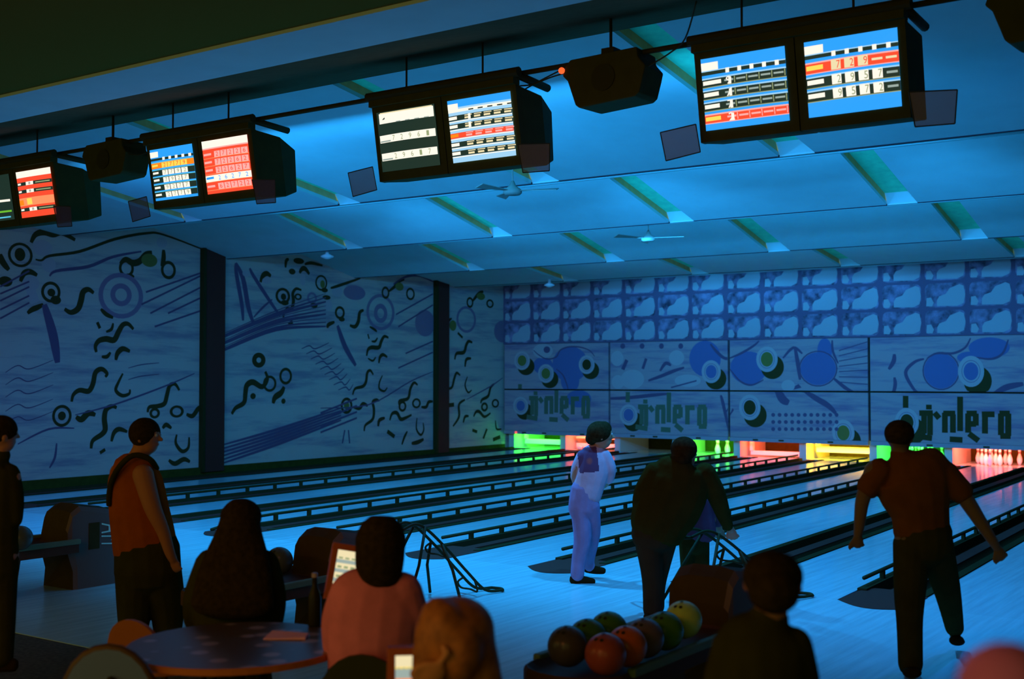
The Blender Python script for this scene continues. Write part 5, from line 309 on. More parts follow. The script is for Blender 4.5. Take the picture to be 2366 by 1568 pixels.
def build_room():
    mb = MB(); mb.box(XW, 5.65, -.30, XR, 10.72, 0.0, APPR)
    struct(mb.build('floor'), 'pale blue-lit approach floor of smooth boards in front of the lanes', 'floor')
    mb = MB(); mb.box(XW, -4, -.30, XR, 5.65, -.005, CARPET)
    struct(mb.build('floor'), 'dark carpet floor of the seating area', 'floor')
    mb = MB(); mb.box(XW, 10.72, -.32, XR, 30.6, -.13, RUBBER)
    struct(mb.build('floor'), 'dark sunken floor under the gutters and lanes', 'floor')
    # ceiling: falling panels with tan-and-teal slots, rising panels between them
    for i, ((yp, zp), (yt, zt)) in enumerate(zip(PEAK, TROUGH)):
        mb = MB()
        edges = [XW] + [e for s in SLOTX[1:] for e in (s, s + .46)] + [XR]
        if i == 0: edges = [XW] + [e for s in SLOTX[1:] for e in (s, s + .46)] + [XR]
        for a in range(0, len(edges) - 1, 2):
            x0, x1 = edges[a], edges[a + 1]
            mb.hexa([(x0, yp, zp), (x1, yp, zp), (x1, yt, zt), (x0, yt, zt), (x0, yp, zp + .05), (x1, yp, zp + .05), (x1, yt, zt + .05), (x0, yt, zt + .05)], CEIL)
            mb.box(x0, yt - .01, zt - .008, x1, yt + .03, zt + .02, CEIL2)
        for s in SLOTX[1:]:
            h = .15; a, b = s - .001, s + .461; y1 = yt - .08; z1 = zp + (zt - zp) * (y1 - yp) / (yt - yp)
            mb.quad((a, yp, zp + h), (b, yp, zp + h), (b, y1, z1 + h), (a, y1, z1 + h), SLOTT)
            mb.quad((a, yp, zp), (a, yt, zt), (a, y1, z1 + h), (a, yp, zp + h), SLOTB)
            mb.quad((b, yp, zp + h), (b, y1, z1 + h), (b, yt, zt), (b, yp, zp), SLOTB)
            mb.quad((a, y1, z1 + h), (b, y1, z1 + h), (b, yt + .03, zt + .02), (a, yt + .03, zt + .02), CEIL)
        struct(mb.build('ceiling'), 'blue-lit ceiling row of long sloping panels parted by green slots', 'ceiling')
        yn, zn = PEAK[i + 1] if i < 3 else (YM + .1, 4.64)
        mb = MB(); mb.hexa([(XW, yt + .03, zt), (XR, yt + .03, zt), (XR, yn, zn), (XW, yn, zn), (XW, yt + .03, zt + .08), (XR, yt + .03, zt + .08), (XR, yn, zn + .3), (XW, yn, zn + .3)], CEIL)
        struct(mb.build('ceiling'), 'rising ceiling slope between two panel rows', 'ceiling')
    mb = MB(); mb.hexa([(XW, 7.6, 4.77), (XR, 7.6, 4.77), (XR, 10, 5.30), (XW, 10, 5.30), (XW, 7.6, 4.9), (XR, 7.6, 4.9), (XR, 10, 5.5), (XW, 10, 5.5)], GREYC)
    struct(mb.build('ceiling'), 'dark grey sloping soffit above the hanging screens', 'ceiling')
    mb = MB(); mb.hexa([(XW, 6.92, 4.77), (XR, 6.92, 4.77), (XR, 7.6, 4.77), (XW, 7.6, 4.77), (XW, 6.92, 4.9), (XR, 6.92, 4.9), (XR, 7.6, 4.9), (XW, 7.6, 4.9)], CEIL)
    struct(mb.build('ceiling'), 'pale ceiling band in front of the dark soffit', 'ceiling')
    mb = MB(); mb.box(XW, -4, 4.80, XR, 6.92, 4.95, BLACKC)
    struct(mb.build('ceiling'), 'black ceiling over the seating area', 'ceiling')
    # left wall with its printed mural
    mb = MB(); mb.box(XW - .2, -4, -.3, XW, 30.6, 5.6, MURAL)
    paint(mb, WALL_PAINT, lambda a, b, o: (XW + o, a, b), 5.0)
    struct(mb.build('wall_left'), 'left wall with a printed mural of rings and curling tubes', 'wall')
    for y0, y1 in ((17.38, 17.98), (25.3, 25.85)):
        mb = MB(); mb.box(XW, y0, .0, XW + .10, y1, 4.75, CAPM); mb.box(XW, y0 - .02, 0, XW + .13, y0 + .05, 4.75, DARKM)
        struct(mb.build('trim_1'), 'dark upright strip dividing the mural', 'pilaster')
    mb = MB(); mb.box(XW, 5.65, -.2, XW + .06, 28.5, .10, DARK)
    struct(mb.build('baseboard_left'), 'dark base along the mural wall', 'baseboard')
    mb = MB(); mb.box(XR, -4, -.3, XR + .2, 30.6, 5.6, BLACKC)  # unseen wall, added here to close the room in for the light
    struct(mb.build('wall_right'), 'unseen dark wall added on the right to close in the light', 'wall')
    # far wall: tiled print above the masks
    TB = mat('tile_border', (.18, .11, .17), .85, spec=.1)
    TM = mat('tile_print', (.24, .17, .24), .85, noise=.7, nscale=5.5, spec=.1)
    TL = mat('tile_pale', (.46, .42, .42), .85, spec=.1)
    mb = MB(); mb.box(XW, YM, 2.95, XR, YM + .15, 5.2, TB)
    n0 = -3
    for c in range(n0, 21):
        xa = -17.274 + .993 * c
        for r in range(3):
            za = 2.95 + .622 * r
            x0, x1, z0, z1 = xa + .045, xa + .948, za + .035, za + .59
            if x0 < XW or x1 > XR: continue
            rr(mb, x0, x1, z0, z1, .12, YM - .004, TM)
            w, h = x1 - x0, z1 - z0
            pts = [(.30, .06), (.80, .04), (.96, .16), (1.0, .5), (.96, .86), (.86, .93), (.62, .78), (.52, .55), (.36, .46), (.30, .3)]
            mb.add([(x0 + a * w, YM - .008, z0 + b * h) for a, b in pts], [tuple(range(len(pts)))], TL)
            pts = [(.03, .06), (.18, .05), (.22, .2), (.15, .42), (.04, .40)]
            mb.add([(x0 + a * w, YM - .008, z0 + b * h) for a, b in pts], [tuple(range(len(pts)))], TL)
    struct(mb.build('wall_back'), 'far wall band printed with rows of rounded tiles above the pin masks', 'wall')
    PIT = mat('pit_white', (.55, .55, .52), .6)
    mb = MB(); mb.box(XW, 30.25, -.3, XR, 30.4, 3.0, DARK)
    struct(mb.build('wall_back'), 'dark curtain at the back of the pin pits', 'wall')

def rr(mb, x0, x1, z0, z1, r, y, m):
    pts = []
    for cx, cz, a0 in ((x1 - r, z1 - r, 0), (x0 + r, z1 - r, 90), (x0 + r, z0 + r, 180), (x1 - r, z0 + r, 270)):
        for k in range(4):
            a = R(a0 + k * 30); pts.append((cx + r * math.cos(a), y, cz + r * math.sin(a)))
    mb.add(pts, [tuple(range(len(pts)))], m)

def paint(mb, items, mapf, zmax, off0=.003, wk=1.3):
    for i, (kind, c, pts, w) in enumerate(items):
        o = off0 + i * .00004; m = PAINT[c]
        if kind == 's':
            w = w * wk
            P_ = catmull([Vector((p[0], p[1], 0)) for p in pts], 5) if len(pts) > 2 else [Vector((p[0], p[1], 0)) for p in pts]
            vs = []; L = len(P_)
            for q, p in enumerate(P_):
                t = (P_[min(q + 1, L - 1)] - P_[max(q - 1, 0)]).normalized(); n = Vector((-t.y, t.x, 0))
                e = 1.0 if L < 4 or c == 'T' else (.45 + .55 * math.sin(math.pi * min(max((q + .6) / (L + .2), 0), 1)))
                for sg in (1, -1):
                    v = p + n * sg * w * .5 * e; vs.append(mapf(v.x, min(v.y, zmax), o))
            mb.add(vs, [(2 * q, 2 * q + 1, 2 * q + 3, 2 * q + 2) for q in range(L - 1)], m)
        else:
            (x, y), (rx, ry, inn) = pts[0], w
            n = 26; vo = [mapf(x + rx * math.cos(2 * math.pi * k / n), min(y + ry * math.sin(2 * math.pi * k / n), zmax), o) for k in range(n)]
            if inn > 0:
                vi = [mapf(x + inn * rx * math.cos(2 * math.pi * k / n), min(y + inn * ry * math.sin(2 * math.pi * k / n), zmax), o) for k in range(n)]
                mb.add(vo + vi, [(k, (k + 1) % n, n + (k + 1) % n, n + k) for k in range(n)], m)
            else: mb.add(vo, [tuple(range(n))], m)

build_room()

# ------------------------------------------------------------------ masking units over the pin pits
MX = [-20.2, -16.7, -13.2, -9.6, -6.1, -2.6]
MLAB = ['pale printed masking unit nearest the mural wall, with four ring discs',
        'printed masking unit second from the mural wall, with two blue-centred discs and lettering',
        'printed masking unit with a big blue bulb shape and three olive-centred discs',
        'darker printed masking unit at the right end, over yellow and green pits']
for k in range(5):
    x0, x1 = MX[k] + .03, MX[k + 1] - .03
    t = thing('masking_unit', ((x0 + x1) / 2, YM, .40), MLAB[k] if k < 4 else 'dark printed masking unit outside the frame on the right', 'masking unit', 'masking units above the pin pits')
    for nm, z0, z1 in (('upper_panel', 1.68, 2.94), ('lower_panel', .50, 1.64)):
        mb = MB(); mb.box(x0, YM - .06, z0, x1, YM + .04, z1, MASKG)
        its = []
        for it in MASK_PAINT:
            ps = it[2]; cx = sum(p[0] for p in ps) / len(ps); cz = sum(p[1] for p in ps) / len(ps)
            if x0 - .05 < cx < x1 + .05 and ((z0 - .02 < cz <= z1 + .02) if nm == 'lower_panel' else (z0 - .02 < cz)): its.append(it)
        def mf(a, b, o, x0=x0, x1=x1, z0=z0, z1=z1): return (min(max(a, x0), x1), YM - .06 - o, min(max(b, z0), z1))
        paint(mb, its, mf, 9, off0=.002)
        mb.build(nm, t)
    mb = MB(); mb.box(x0, YM - .08, .40, x1, YM + .04, .495, mat('mask_lip', (.46, .32, .33), .8))
    for q in (.62, 1.3, 2.55): mb.box(x0 + q, YM - .083, .425, x0 + q + .14, YM - .08, .465, PAINT['D'])
    mb.build('lower_lip', t)

# ------------------------------------------------------------------ lanes, gutters, bumper rails
LANE_NAMES = ['nearest the right edge of the picture', 'running to the yellow and green pits', 'behind the stooping bowler', 'left of the second rail from the right',
              'between the second and third bumper rails', 'behind the white-shirted bowler', 'far lane with no rail on its near side', 'second lane from the mural wall', 'narrow far lane beside the mural wall']
def strip_quads(mb, ja, wa, jb, wb, y0, y1, z0, z1, m, n=1):
    xa0, xa1 = strip_x(ja, y0) + wa, strip_x(ja, y1) + wa
    xb0, xb1 = strip_x(jb, y0) + wb, strip_x(jb, y1) + wb
    mb.hexa([(xa0, y0, z0), (xb0, y0, z0), (xb1, y1, z0), (xa1, y1, z0), (xa0, y0, z1), (xb0, y0, z1), (xb1, y1, z1), (xa1, y1, z1)], m)
LANELAB = ['wide blue-lit bowling lane at the right edge, nearest the camera',
           'bowling lane beyond the orange-shirted bowler, second from the right edge',
           'bowling lane in front of the stooping bowler, third from the right edge',
           'bowling lane at the white-shirted bowler\'s feet, fourth from the right edge',
           'bowling lane starting behind the metal ball ramp, fifth from the right edge',
           'bowling lane beyond the ball ramp, fourth from the mural wall',
           'bowling lane third from the mural wall, without a rail beside it',
           'thin bowling lane second from the mural wall, seen past a rail',
           'narrow dim bowling lane right along the mural wall']
for i in range(-1, 9):
    # lane i lies between strip i (right) and i+1 (left)
    lab = LANELAB[i] if i >= 0 else 'bowling lane right of the nearest bumper rail'
    if i == -1: lab = 'bowling lane in the lower right corner beyond the nearest gutter'
    mb = MB(); strip_quads(mb, i + 1, .33, i, -.33, 10.72, 28.58, -.11, 0.0, LANE)
    t = mb.build('bowling_lane'); tag(t, lab, 'lane', 'bowling lanes')
RAILS = {0, 2, 3, 4, 5, 7}
GLAB = {0: 'dark gutter strip with bumper rail nearest the camera, at the right', 1: 'flat dark gutter strip without a rail, behind the stooping bowler',
        2: 'gutter strip with bumper rail at the white-shirted bowler\'s feet', 3: 'gutter strip with bumper rail starting by the foot of the metal ramp',
        4: 'gutter strip with bumper rail behind the metal ball ramp', 5: 'gutter strip with bumper rail beyond the ball ramp, curved at its near end',
        6: 'plain dark gutter strip far off without a rail', 7: 'gutter strip with thin bumper rail, second from the mural wall', 8: 'plain dark gutter strip nearest the mural wall, without a rail',
        9: 'dark gutter strip along the foot of the mural wall'}
post0 = None
for j in range(0, 10):
    t = thing('lane_gutter', (strip_x(j, 10.72), 10.72, -.13), GLAB[j], 'gutter', 'gutters between the lanes')
    mb = MB(); n = 7
    for sg in (-1, 1):
        if j == 9 and sg == -1: continue
        row = []
        for y in (10.72, 28.57):
            for q in range(n + 1):
                a = math.pi * q / n
                row.append((strip_x(j, y) + sg * (.20 - .115 * math.cos(a)), y, -.012 - .08 * math.sin(a)))
        mb.add(row, [(q, q + 1, n + 2 + q, n + 1 + q) for q in range(n)], RUBBER)
    mb.build('trough', t, smooth=True)
    mb = MB(); strip_quads(mb, j, -.075, j, .075, 10.9, 28.57, -.12, -.004, CAPM)
    mb.build('divider', t)
    mb = MB(); strip_quads(mb, j, -.325, j, -.235, 11.3, 28.57, -.10, .022, RUBBER); strip_quads(mb, j, .235, j, .325, 11.3, 28.57, -.10, .012, RUBBER); mb.build('edge_cap', t)
    # rounded entry plate at the foul line
    mb = MB(); x = strip_x(j, 10.72); pts = []
    for q in range(9):
        a = math.pi * q / 8
        pts.append((x - .32 + .64 * q / 8, 10.72 - .26 * math.sin(a * .85), .004))
    pts += [(x + .32, 11.25, .004), (x + .24, 11.5, .004), (x - .24, 11.5, .004), (x - .32, 11.25, .004)]
    mb.add(pts, [tuple(range(len(pts)))], CAPM)
    mb.build('entry_plate', t)
    if j in RAILS:
        rx = lambda y: strip_x(j, y) - .29
        rail = MB(); pts = [(rx(y), y, .105) for y in (11.4, 14, 17, 20, 23, 26, 28.4)]
        if j == 5: pts = [(rx(10.8), 10.8, .02), (rx(11.1), 11.1, .06), (rx(11.5), 11.5, .105)] + [(rx(y), y, .115) for y in (12, 14, 17, 20, 23, 26, 28.4)]
        rail.tube(pts, .020, DARKM, n=8)
        ro = rail.build('bumper_rail', t, smooth=True)
        y = 12.0
        while y < 28.3:
            if post0 is None:
                pm = MB(); pm.box(-.020, -.028, -.10, .020, .028, 0, DARKM)
                pm.box(-.02, -.05, -.11, .05, .05, -.095, DARKM)
                post0 = pm.build('post'); me_post = post0.data; bpy.data.objects.remove(post0); post0 = me_post
            po = bpy.data.objects.new('post', post0); COL.objects.link(po); po.parent = ro
            po.location = Vector((rx(y), y, .115)) - t.location
            y += .68
# ------------------------------------------------------------------ pin pits
KX = [-20.05 + 1.745 * k for k in range(9)]
PITL = [('green', (.05, 1.0, .04), 60), ('red', (1.0, .10, .04), 50), (None, None, 0), ('green', (.10, 1.0, .05), 60), ('red', (1.0, .08, .03), 60),
        ('yellow', (1.0, .50, .01), 80), ('green', (.03, 1.0, .05), 60), ('red', (1.0, .10, .06), 70)]
PITM = mat('pit_board', (.60, .60, .55), .5)
for k in range(9):
    mb = MB(); mb.box(KX[k] - .09, 28.62, .0, KX[k] + .09, 30.2, .75, PITM)
    t = mb.build('kickback_board'); tag(t, ['kickback board against the mural wall, lit green', 'kickback board between the green and red pits at left', 'kickback board at the right of the left red pit',
        'kickback board left of the middle green pit', 'kickback board between the middle green and red pits', 'kickback board between the red and yellow pits',
        'kickback board right of the yellow pit', 'kickback board between the right green and red pits', 'kickback board at the right edge of the picture'][k], 'kickback', 'kickback boards between the pin pits')
for k, (nm, col, pw) in enumerate(PITL):
    if nm:
        cx = (KX[k] + KX[k + 1]) / 2
        l = area((cx, 28.72, .62), (cx, 29.45, .05), pw, col, 1.3, .12)
mb = MB(); mb.box(XW, 28.6, -.12, XR, 30.24, -.002, LANE); struct(mb.build('floor'), 'pin deck floor in the pits behind the lanes', 'floor')
mb = MB(); mb.box(XW, YM + .045, .5, XR, YM + .09, 2.95, DARKM); struct(mb.build('wall_back'), 'dark backing behind the masking units', 'wall')
def pin_mesh():
    W = mat('pin_white', (.85, .85, .82), .25); RD = mat('pin_stripe', (.6, .03, .03), .3)
    prof = [(.026, 0), (.052, .06), (.060, .115), (.052, .17), (.034, .22), (.024, .255), (.0235, .268), (.025, .278), (.028, .30), (.032, .335), (.026, .365), (.012, .381), (.001, .383)]
    mats = [W] * 5 + [RD, W, RD] + [W] * 4
    mb = MB(); mb.lathe(prof, (0, 0, 0), W, n=16, mats=mats); o = mb.build('pin', smooth=True); me = o.data; bpy.data.objects.remove(o); return me
PIN = pin_mesh()
def pin(x, y, lane, rot=None, z=0.0):
    o = bpy.data.objects.new('bowling_pin', PIN); COL.objects.link(o); o.location = (x, y, z)
    if rot: o.rotation_euler = rot
    tag(o, lane, 'bowling pin', 'bowling pins in the lit pits')
def rack(k, which, lab):
    cx = (KX[k] + KX[k + 1]) / 2; spots = []
    for r in range(4):
        for q in range(r + 1): spots.append((cx + (q - r / 2) * .305, 28.78 + r * .264))
    for w in which: pin(*spots[w], lab.replace('ROW', ['front', 'front', 'front', 'third', 'third', 'third', 'back', 'back', 'back', 'back'][w] if w else 'head').replace(' row', ' row' + ['', ' left', ' right', ' left', ' centre', ' right', ' far left', ' inner left', ' inner right', ' far right'][w], 1))
rack(3, [2, 5, 9, 4, 8], 'white pin standing in the middle green-lit pit, ROW row')
rack(6, [0, 1, 2, 3, 4, 5, 6, 7, 8, 9], 'white pin, ROW row of the rack in the right green pit')
rack(7, [0, 1, 2, 3, 4, 5, 6, 7, 8, 9], 'white pin, ROW row of the rack in the pink-lit right pit')
cx1 = (KX[1] + KX[2]) / 2
pin(cx1 - .1, 28.9, 'lone white pin standing in the left red pit')
pin(cx1 - .55, 28.85, 'fallen white pin lying in the left red pit', (R(90), 0, R(70)), .06)
SWL = {0: 'green-lit sweep bar lowered across the leftmost pit', 1: 'red-lit sweep frame in the left red pit', 4: 'pink-lit sweep bar low across the middle red pit', 5: 'yellow-lit sweep bar across the yellow pit'}
for k, lab in SWL.items():
    a, b = KX[k] + .2, KX[k + 1] - .14
    t = thing('sweep_bar', ((a + b) / 2, 28.9, 0), lab, 'sweep bar', 'sweep bars in the pin pits')
    zb, zt_ = {0: (.10, .24), 1: (.05, .17), 4: (.03, .14), 5: (.16, .30)}[k]
    mb = MB(); mb.box(a, 29.0, zb, b, 29.08, zt_, mat('sweep_white', (.8, .8, .75), .4)); mb.build('blade', t, bevel=.01)
    for x in ((a + .03, b - .03) if k != 1 else (a + .4, a + .75, b - .1)):
        mb = MB(); mb.box(x - .04, 28.98, zt_, x + .04, 29.10, .60, MATS['sweep_white']); mb.build('arm', t)
    if k == 1:
        mb = MB(); mb.box(a, 29.0, .30, b, 29.08, .36, MATS['sweep_white']); mb.build('crossbar', t)
mb = MB(); mb.ball((-19.75, YM - .09, .44), .035, mat('red_lamp', (.1, .01, .01), .4, emit=(1, .12, .12), estr=1.2))
tag(mb.build('indicator_lamp', smooth=True), 'tiny red indicator lamp at the lower left corner of the masks', 'lamp')

# ------------------------------------------------------------------ hanging score screens
SW, SH = .71, .56
def screen_mesh(kind, x0, z0, parent):
    mb = MB()
    def P(u, v, l=0):
        bul = .035 * (1 - (2 * u - 1) ** 2) * (1 - (2 * v - 1) ** 2) * .6 + .012
        zz = z0 + v * SH
        return (x0 + u * SW, FY(zz) - bul - l * .0012, zz)
    def rect(u0, v0, u1, v1, c, l=1, n=6):
        vs = []
        for i in range(n + 1):
            u = u0 + (u1 - u0) * i / n; vs += [P(u, v0, l), P(u, v1, l)]
        mb.add(vs, [(2 * i, 2 * i + 2, 2 * i + 3, 2 * i + 1) for i in range(n)], em(c))
    def word(s, u0, v0, u1, v1, c, l=3, sh=0):
        vs, fs = text_geo(s, sh)
        mb.add([P(u0 + a * (u1 - u0), v0 + b * (v1 - v0), l) for a, b in vs], fs, em(c))
    for i in range(8): rect(0, i / 8, 1, (i + 1) / 8, {'A': 'blue', 'B': 'blue', 'C': 'black', 'D': 'pale', 'E': 'blue', 'F': 'red', 'G': 'red', 'H': 'black'}[kind], 0)
    if kind in 'AB':
        word('1 200' if kind == 'A' else '2 200', .01, .84, .20, .93, 'white'); rect(.0, .83, .21, .94, 'white', 1); 
        rect(.0, .765, 1, .815, 'black'); rect(0, .815, 1, .83, 'pale')
        for i in range(5): rect(.30 + i * .145, .76, .345 + i * .145, .83, 'white', 2)
    if kind == 'A':
        for r, (vb, red) in enumerate(((.60, 0), (.435, 0), (.27, 0), (.10, 1))):
            rect(0, vb, 1, vb + .105, 'red' if red else 'black'); rect(0, vb + .105, 1, vb + .125, 'pink' if red else 'pale'); rect(0, vb - .012, 1, vb, 'pink' if red else 'olive')
            rect(.01, vb + .03, .20 if r else .24, vb + .085, 'yellow' if red else 'white', 2)
            for i in range(5):
                u = .28 + i * .145
                rect(u, vb + .045, u + .11, vb + .07, 'pink' if red else 'grey', 2, 2); rect(u + .12, vb + .01, u + .13, vb + .10, 'pink' if red else 'olive', 2, 1)
            word('9/72'[r], .30, vb + .0, .37, vb + .11, 'white', 4)
            rect(.33, vb + .0, .365, vb + .10, 'white', 3, 1)
    if kind == 'B':
        for r, (vb, red) in enumerate(((.575, 1), (.385, 0), (.205, 0))):
            rect(0, vb, 1, vb + .125, 'red' if red else 'black'); rect(0, vb + .125, 1, vb + .145, 'pink' if red else 'pale'); rect(0, vb - .012, 1, vb, 'pink' if red else 'olive')
            rect(.01, vb + .04, .20, vb + .10, 'yellow' if red else 'white', 2)
            for i in range(4 if not red else 3):
                u = .29 + i * .145; rect(u, vb + .005, u + .105, vb + .135, 'white' if not red else 'cream', 2, 2); word('7295'[(i + r) % 4], u + .06, vb + .02, u + .10, vb + .12, 'olive' if not red else 'red', 4)
            for i in range(4 - (1 if red else 0), 5): u = .29 + i * .145; rect(u, vb + .05, u + .11, vb + .08, 'cream' if red else 'grey', 2, 2)
    if kind == 'C':
        rect(.04, .80, .98, .97, 'white'); rect(.06, .965, .96, .985, 'cream')
        for i in range(4): rect(.34 + i * .16, .80, .42 + i * .16, .812, 'grey', 2, 1)
        for r, vb in enumerate((.48, .18)):
            rect(.02, vb, .98, vb + .125, 'white'); rect(.03, vb + .01, .22, vb + .035, 'grey', 2)
            for i in range(5): word('72961'[(i + r) % 5], .26 + i * .145, vb + .02, .30 + i * .145, vb + .105, 'olive', 3)
    if kind == 'D':
        rect(0, .88, 1, 1, 'cyan' if 0 else 'blue'); rect(0, .85, .17, .94, 'white', 2); rect(0, .80, 1, .85, 'white')
        for i in range(5): rect(.34 + i * .15, .805, .42 + i * .15, .825, 'black', 2, 1)
        for r, vb in enumerate((.665, .53, .385, .24, .10)):
            red = r == 2
            rect(0, vb, 1, vb + .085, 'red' if red else 'black'); rect(.0, vb + .02, .14, vb + .07, 'white' if not red else 'orange', 2)
            for i in range(5):
                u = .27 + i * .155; rect(u, vb + .015, u + .10, vb + .045, 'pink' if red else 'cream', 2, 2); rect(u, vb + .06, u + .12, vb + .075, 'pink' if red else 'cream', 2, 2)
            if r < 2: rect(.33, vb, .37, vb + .085, 'white', 3, 1)
            rect(0, vb - .02, 1, vb - .005, 'white', 2)
    if kind == 'E':
        rect(0, .84, .2, .95, 'white', 2); rect(0, .775, 1, .82, 'black')
        for i in range(5): rect(.30 + i * .15, .77, .36 + i * .15, .83, 'white', 2, 1)
        for r, vb in enumerate((.62, .475, .335, .19, .05)):
            red = r == 0
            rect(0, vb, 1, vb + .11, 'orange' if red else 'black'); rect(0, vb + .11, 1, vb + .125, 'cyan')
            rect(.02, vb + .04, .17, vb + .08, 'yellow' if red else 'white', 2)
            for i in range(4): u = .27 + i * .15; rect(u, vb, u + .135, vb + .10, 'yellow' if red else 'white', 2, 2); word('2779'[(i + r) % 4], u + .05, vb + .015, u + .10, vb + .09, 'olive' if not red else 'red', 3)
    if kind == 'F':
        rect(0, .86, 1, 1, 'white'); rect(0, .835, 1, .86, 'pink')
        for r, vb in enumerate((.67, .52, .37, .225, .07)):
            rect(0, vb - .01, 1, vb, 'salmon'); bl = r == 3
            rect(0, vb, 1, vb + .12, 'white' if bl else 'red'); rect(.02, vb + .05, .20, vb + .09, 'pink' if not bl else 'blue', 2)
            for i in range(5): u = .27 + i * .145; rect(u, vb, u + .13, vb + .115, 'white' if bl else 'pink', 2, 2); word('27226'[(i + r) % 5], u + .04, vb + .02, u + .09, vb + .10, 'blue' if bl else 'red', 3)
    if kind == 'G':
        rect(0, .86, 1, 1, 'white')
        for vb in (.685, .52, .13):
            rect(0, vb, 1, vb + .075, 'black'); rect(.02, vb + .02, .12, vb + .06, 'white', 2); rect(.28, vb, .50, vb + .075, 'white', 2); word('8', .36, vb + .01, .42, vb + .065, 'black', 3); rect(.56, vb + .025, .95, vb + .05, 'olive', 2)
        rect(.0, .25, 1, .42, 'salmon'); rect(0, .27, .14, .38, 'orange', 2); rect(.25, .27, .4, .40, 'yellow', 2)
    if kind == 'H':
        rect(.3, .40, .95, .45, 'white'); rect(.2, .17, .95, .21, 'green'); rect(.2, .05, .9, .08, 'cyan')
    return mb.build('screen', parent, merge=False)
def FY(z): return 8.80 + (4.62 - z) * .17      # the faces lean: bottom edge set back

PLASTIC = mat('cabinet_plastic', (.05, .05, .010), .7, noise=.1, spec=.08)
ACR = mat('smoked_acrylic', (.10, .07, .14), .2, alpha=.55)
def monitor_unit(X, kinds, lab):
    t = thing('score_screen_unit', (X, 9.1, 4.70), lab, 'score screens', 'overhead score screens')
    W = 1.70
    # twin tube cabinets tapering to the back
    for q in (0, 1):
        x0 = X - W / 2 + q * W / 2 + .005; x1 = x0 + W / 2 - .01
        mb = MB()
        fz0, fz1 = 3.90, 4.60
        A_ = [(x0, FY(fz0) + .06, fz0), (x1, FY(fz0) + .06, fz0), (x1, FY(fz1) + .06, fz1), (x0, FY(fz1) + .06, fz1)]
        B_ = [(x0 + .0, 9.32, fz0 + .05), (x1 - .0, 9.32, fz0 + .05), (x1, 9.22, fz1 - .02), (x0, 9.22, fz1 - .02)]
        C_ = [(x0 + .10, 9.58, fz0 + .14), (x1 - .10, 9.58, fz0 + .14), (x1 - .10, 9.55, fz1 - .10), (x0 + .10, 9.55, fz1 - .10)]
        mb.add(A_ + B_ + C_, [(0, 1, 2, 3), (0, 4, 5, 1), (1, 5, 6, 2), (2, 6, 7, 3), (3, 7, 4, 0), (4, 8, 9, 5), (5, 9, 10, 6), (6, 10, 11, 7), (7, 11, 8, 4), (8, 11, 10, 9)], PLASTIC)
        cab = mb.build('cabinet', t, bevel=.012)
        # bezel ring round the glass
        mb = MB(); sx0 = X - W / 2 + .065 + q * .865; sx1 = sx0 + SW; sz0, sz1 = 3.985, 3.985 + SH
        def F(x, z, o=0): return (x, FY(z) + o, z)
        o0 = [(x0, fz0), (x1, fz0), (x1, fz1), (x0, fz1)]; i0 = [(sx0, sz0), (sx1, sz0), (sx1, sz1), (sx0, sz1)]
        vs = [F(a, b) for a, b in o0] + [F(a, b) for a, b in i0] + [F(a, b, .07) for a, b in o0] + [F(a, b, .04) for a, b in i0]
        fs = []
        for k in range(4):
            n_ = (k + 1) % 4
            fs += [(k, n_, 4 + n_, 4 + k), (k, 8 + k, 8 + n_, n_), (4 + k, 4 + n_, 12 + n_, 12 + k)]
        mb.add(vs, fs, PLASTIC); mb.build('bezel', t)
        screen_mesh(kinds[q], sx0, sz0, t)
    # mounting frame: front bar and two side arms with rounded ends
    mb = MB(); mb.tube([(X - W / 2 - .03, 8.78, 4.70), (X + W / 2 + .05, 8.78, 4.70)], .045, DARKM, n=10); mb.box(X - W / 2, 8.76, 4.60, X + W / 2, 8.86, 4.70, PLASTIC); mb.build('front_bar', t, smooth=False)
    for sx in (-1, 1):
        mb = MB(); mb.tube([(X + sx * (W / 2 - .02), 8.78, 4.70), (X + sx * (W / 2 - .02), 9.35, 4.67)], .036, DARKM, n=10); mb.build('side_arm', t, smooth=True)
    for px, py in ((X - .45, 8.85), (X + .45, 8.85)):
        mb = MB(); mb.tube([(px, py, 4.72), (px, py, 4.78 + (py - 7.6) * .2208)], .010, DARKM, n=6); mb.build('hanging_rod', t)
    # small smoked plates at the lower corners
    for sx, x0, x1 in ((-1, X - W / 2 - .30, X - W / 2 + .02), (1, X + W / 2 + .02, X + W / 2 + .36)):
        mb = MB(); dz = .04 if sx < 0 else -.03
        a = [(x0, 8.80, 4.00 if sx < 0 else 4.06), (x1, 8.80, 4.03), (x1 + (.02 if sx < 0 else -.03), 8.84, 3.81 if sx < 0 else 3.80), (x0 + .03, 8.84, 3.77 if sx < 0 else 3.81)]
        mb.add([Vector(p) for p in a] + [Vector(p) + Vector((0, .006, 0)) for p in a], [(0, 3, 2, 1), (4, 5, 6, 7), (0, 1, 5, 4), (1, 2, 6, 5), (2, 3, 7, 6), (3, 0, 4, 7)], ACR)
        for k in range(4): mb.tube([a[k], a[(k + 1) % 4]], .005, DARKM, n=4)
        mb.build('smoked_plate', t)
    return t
monitor_unit(-13.77, 'HG', 'pair of overhead score screens at the left edge, red-striped right screen')
monitor_unit(-10.34, 'EF', 'pair of overhead score screens, blue-white left and red-white right, second from left')
monitor_unit(-6.97, 'CD', 'pair of overhead score screens with black-and-white left screen, in the middle')
monitor_unit(-3.53, 'AB', 'large pair of blue overhead score screens at the right')
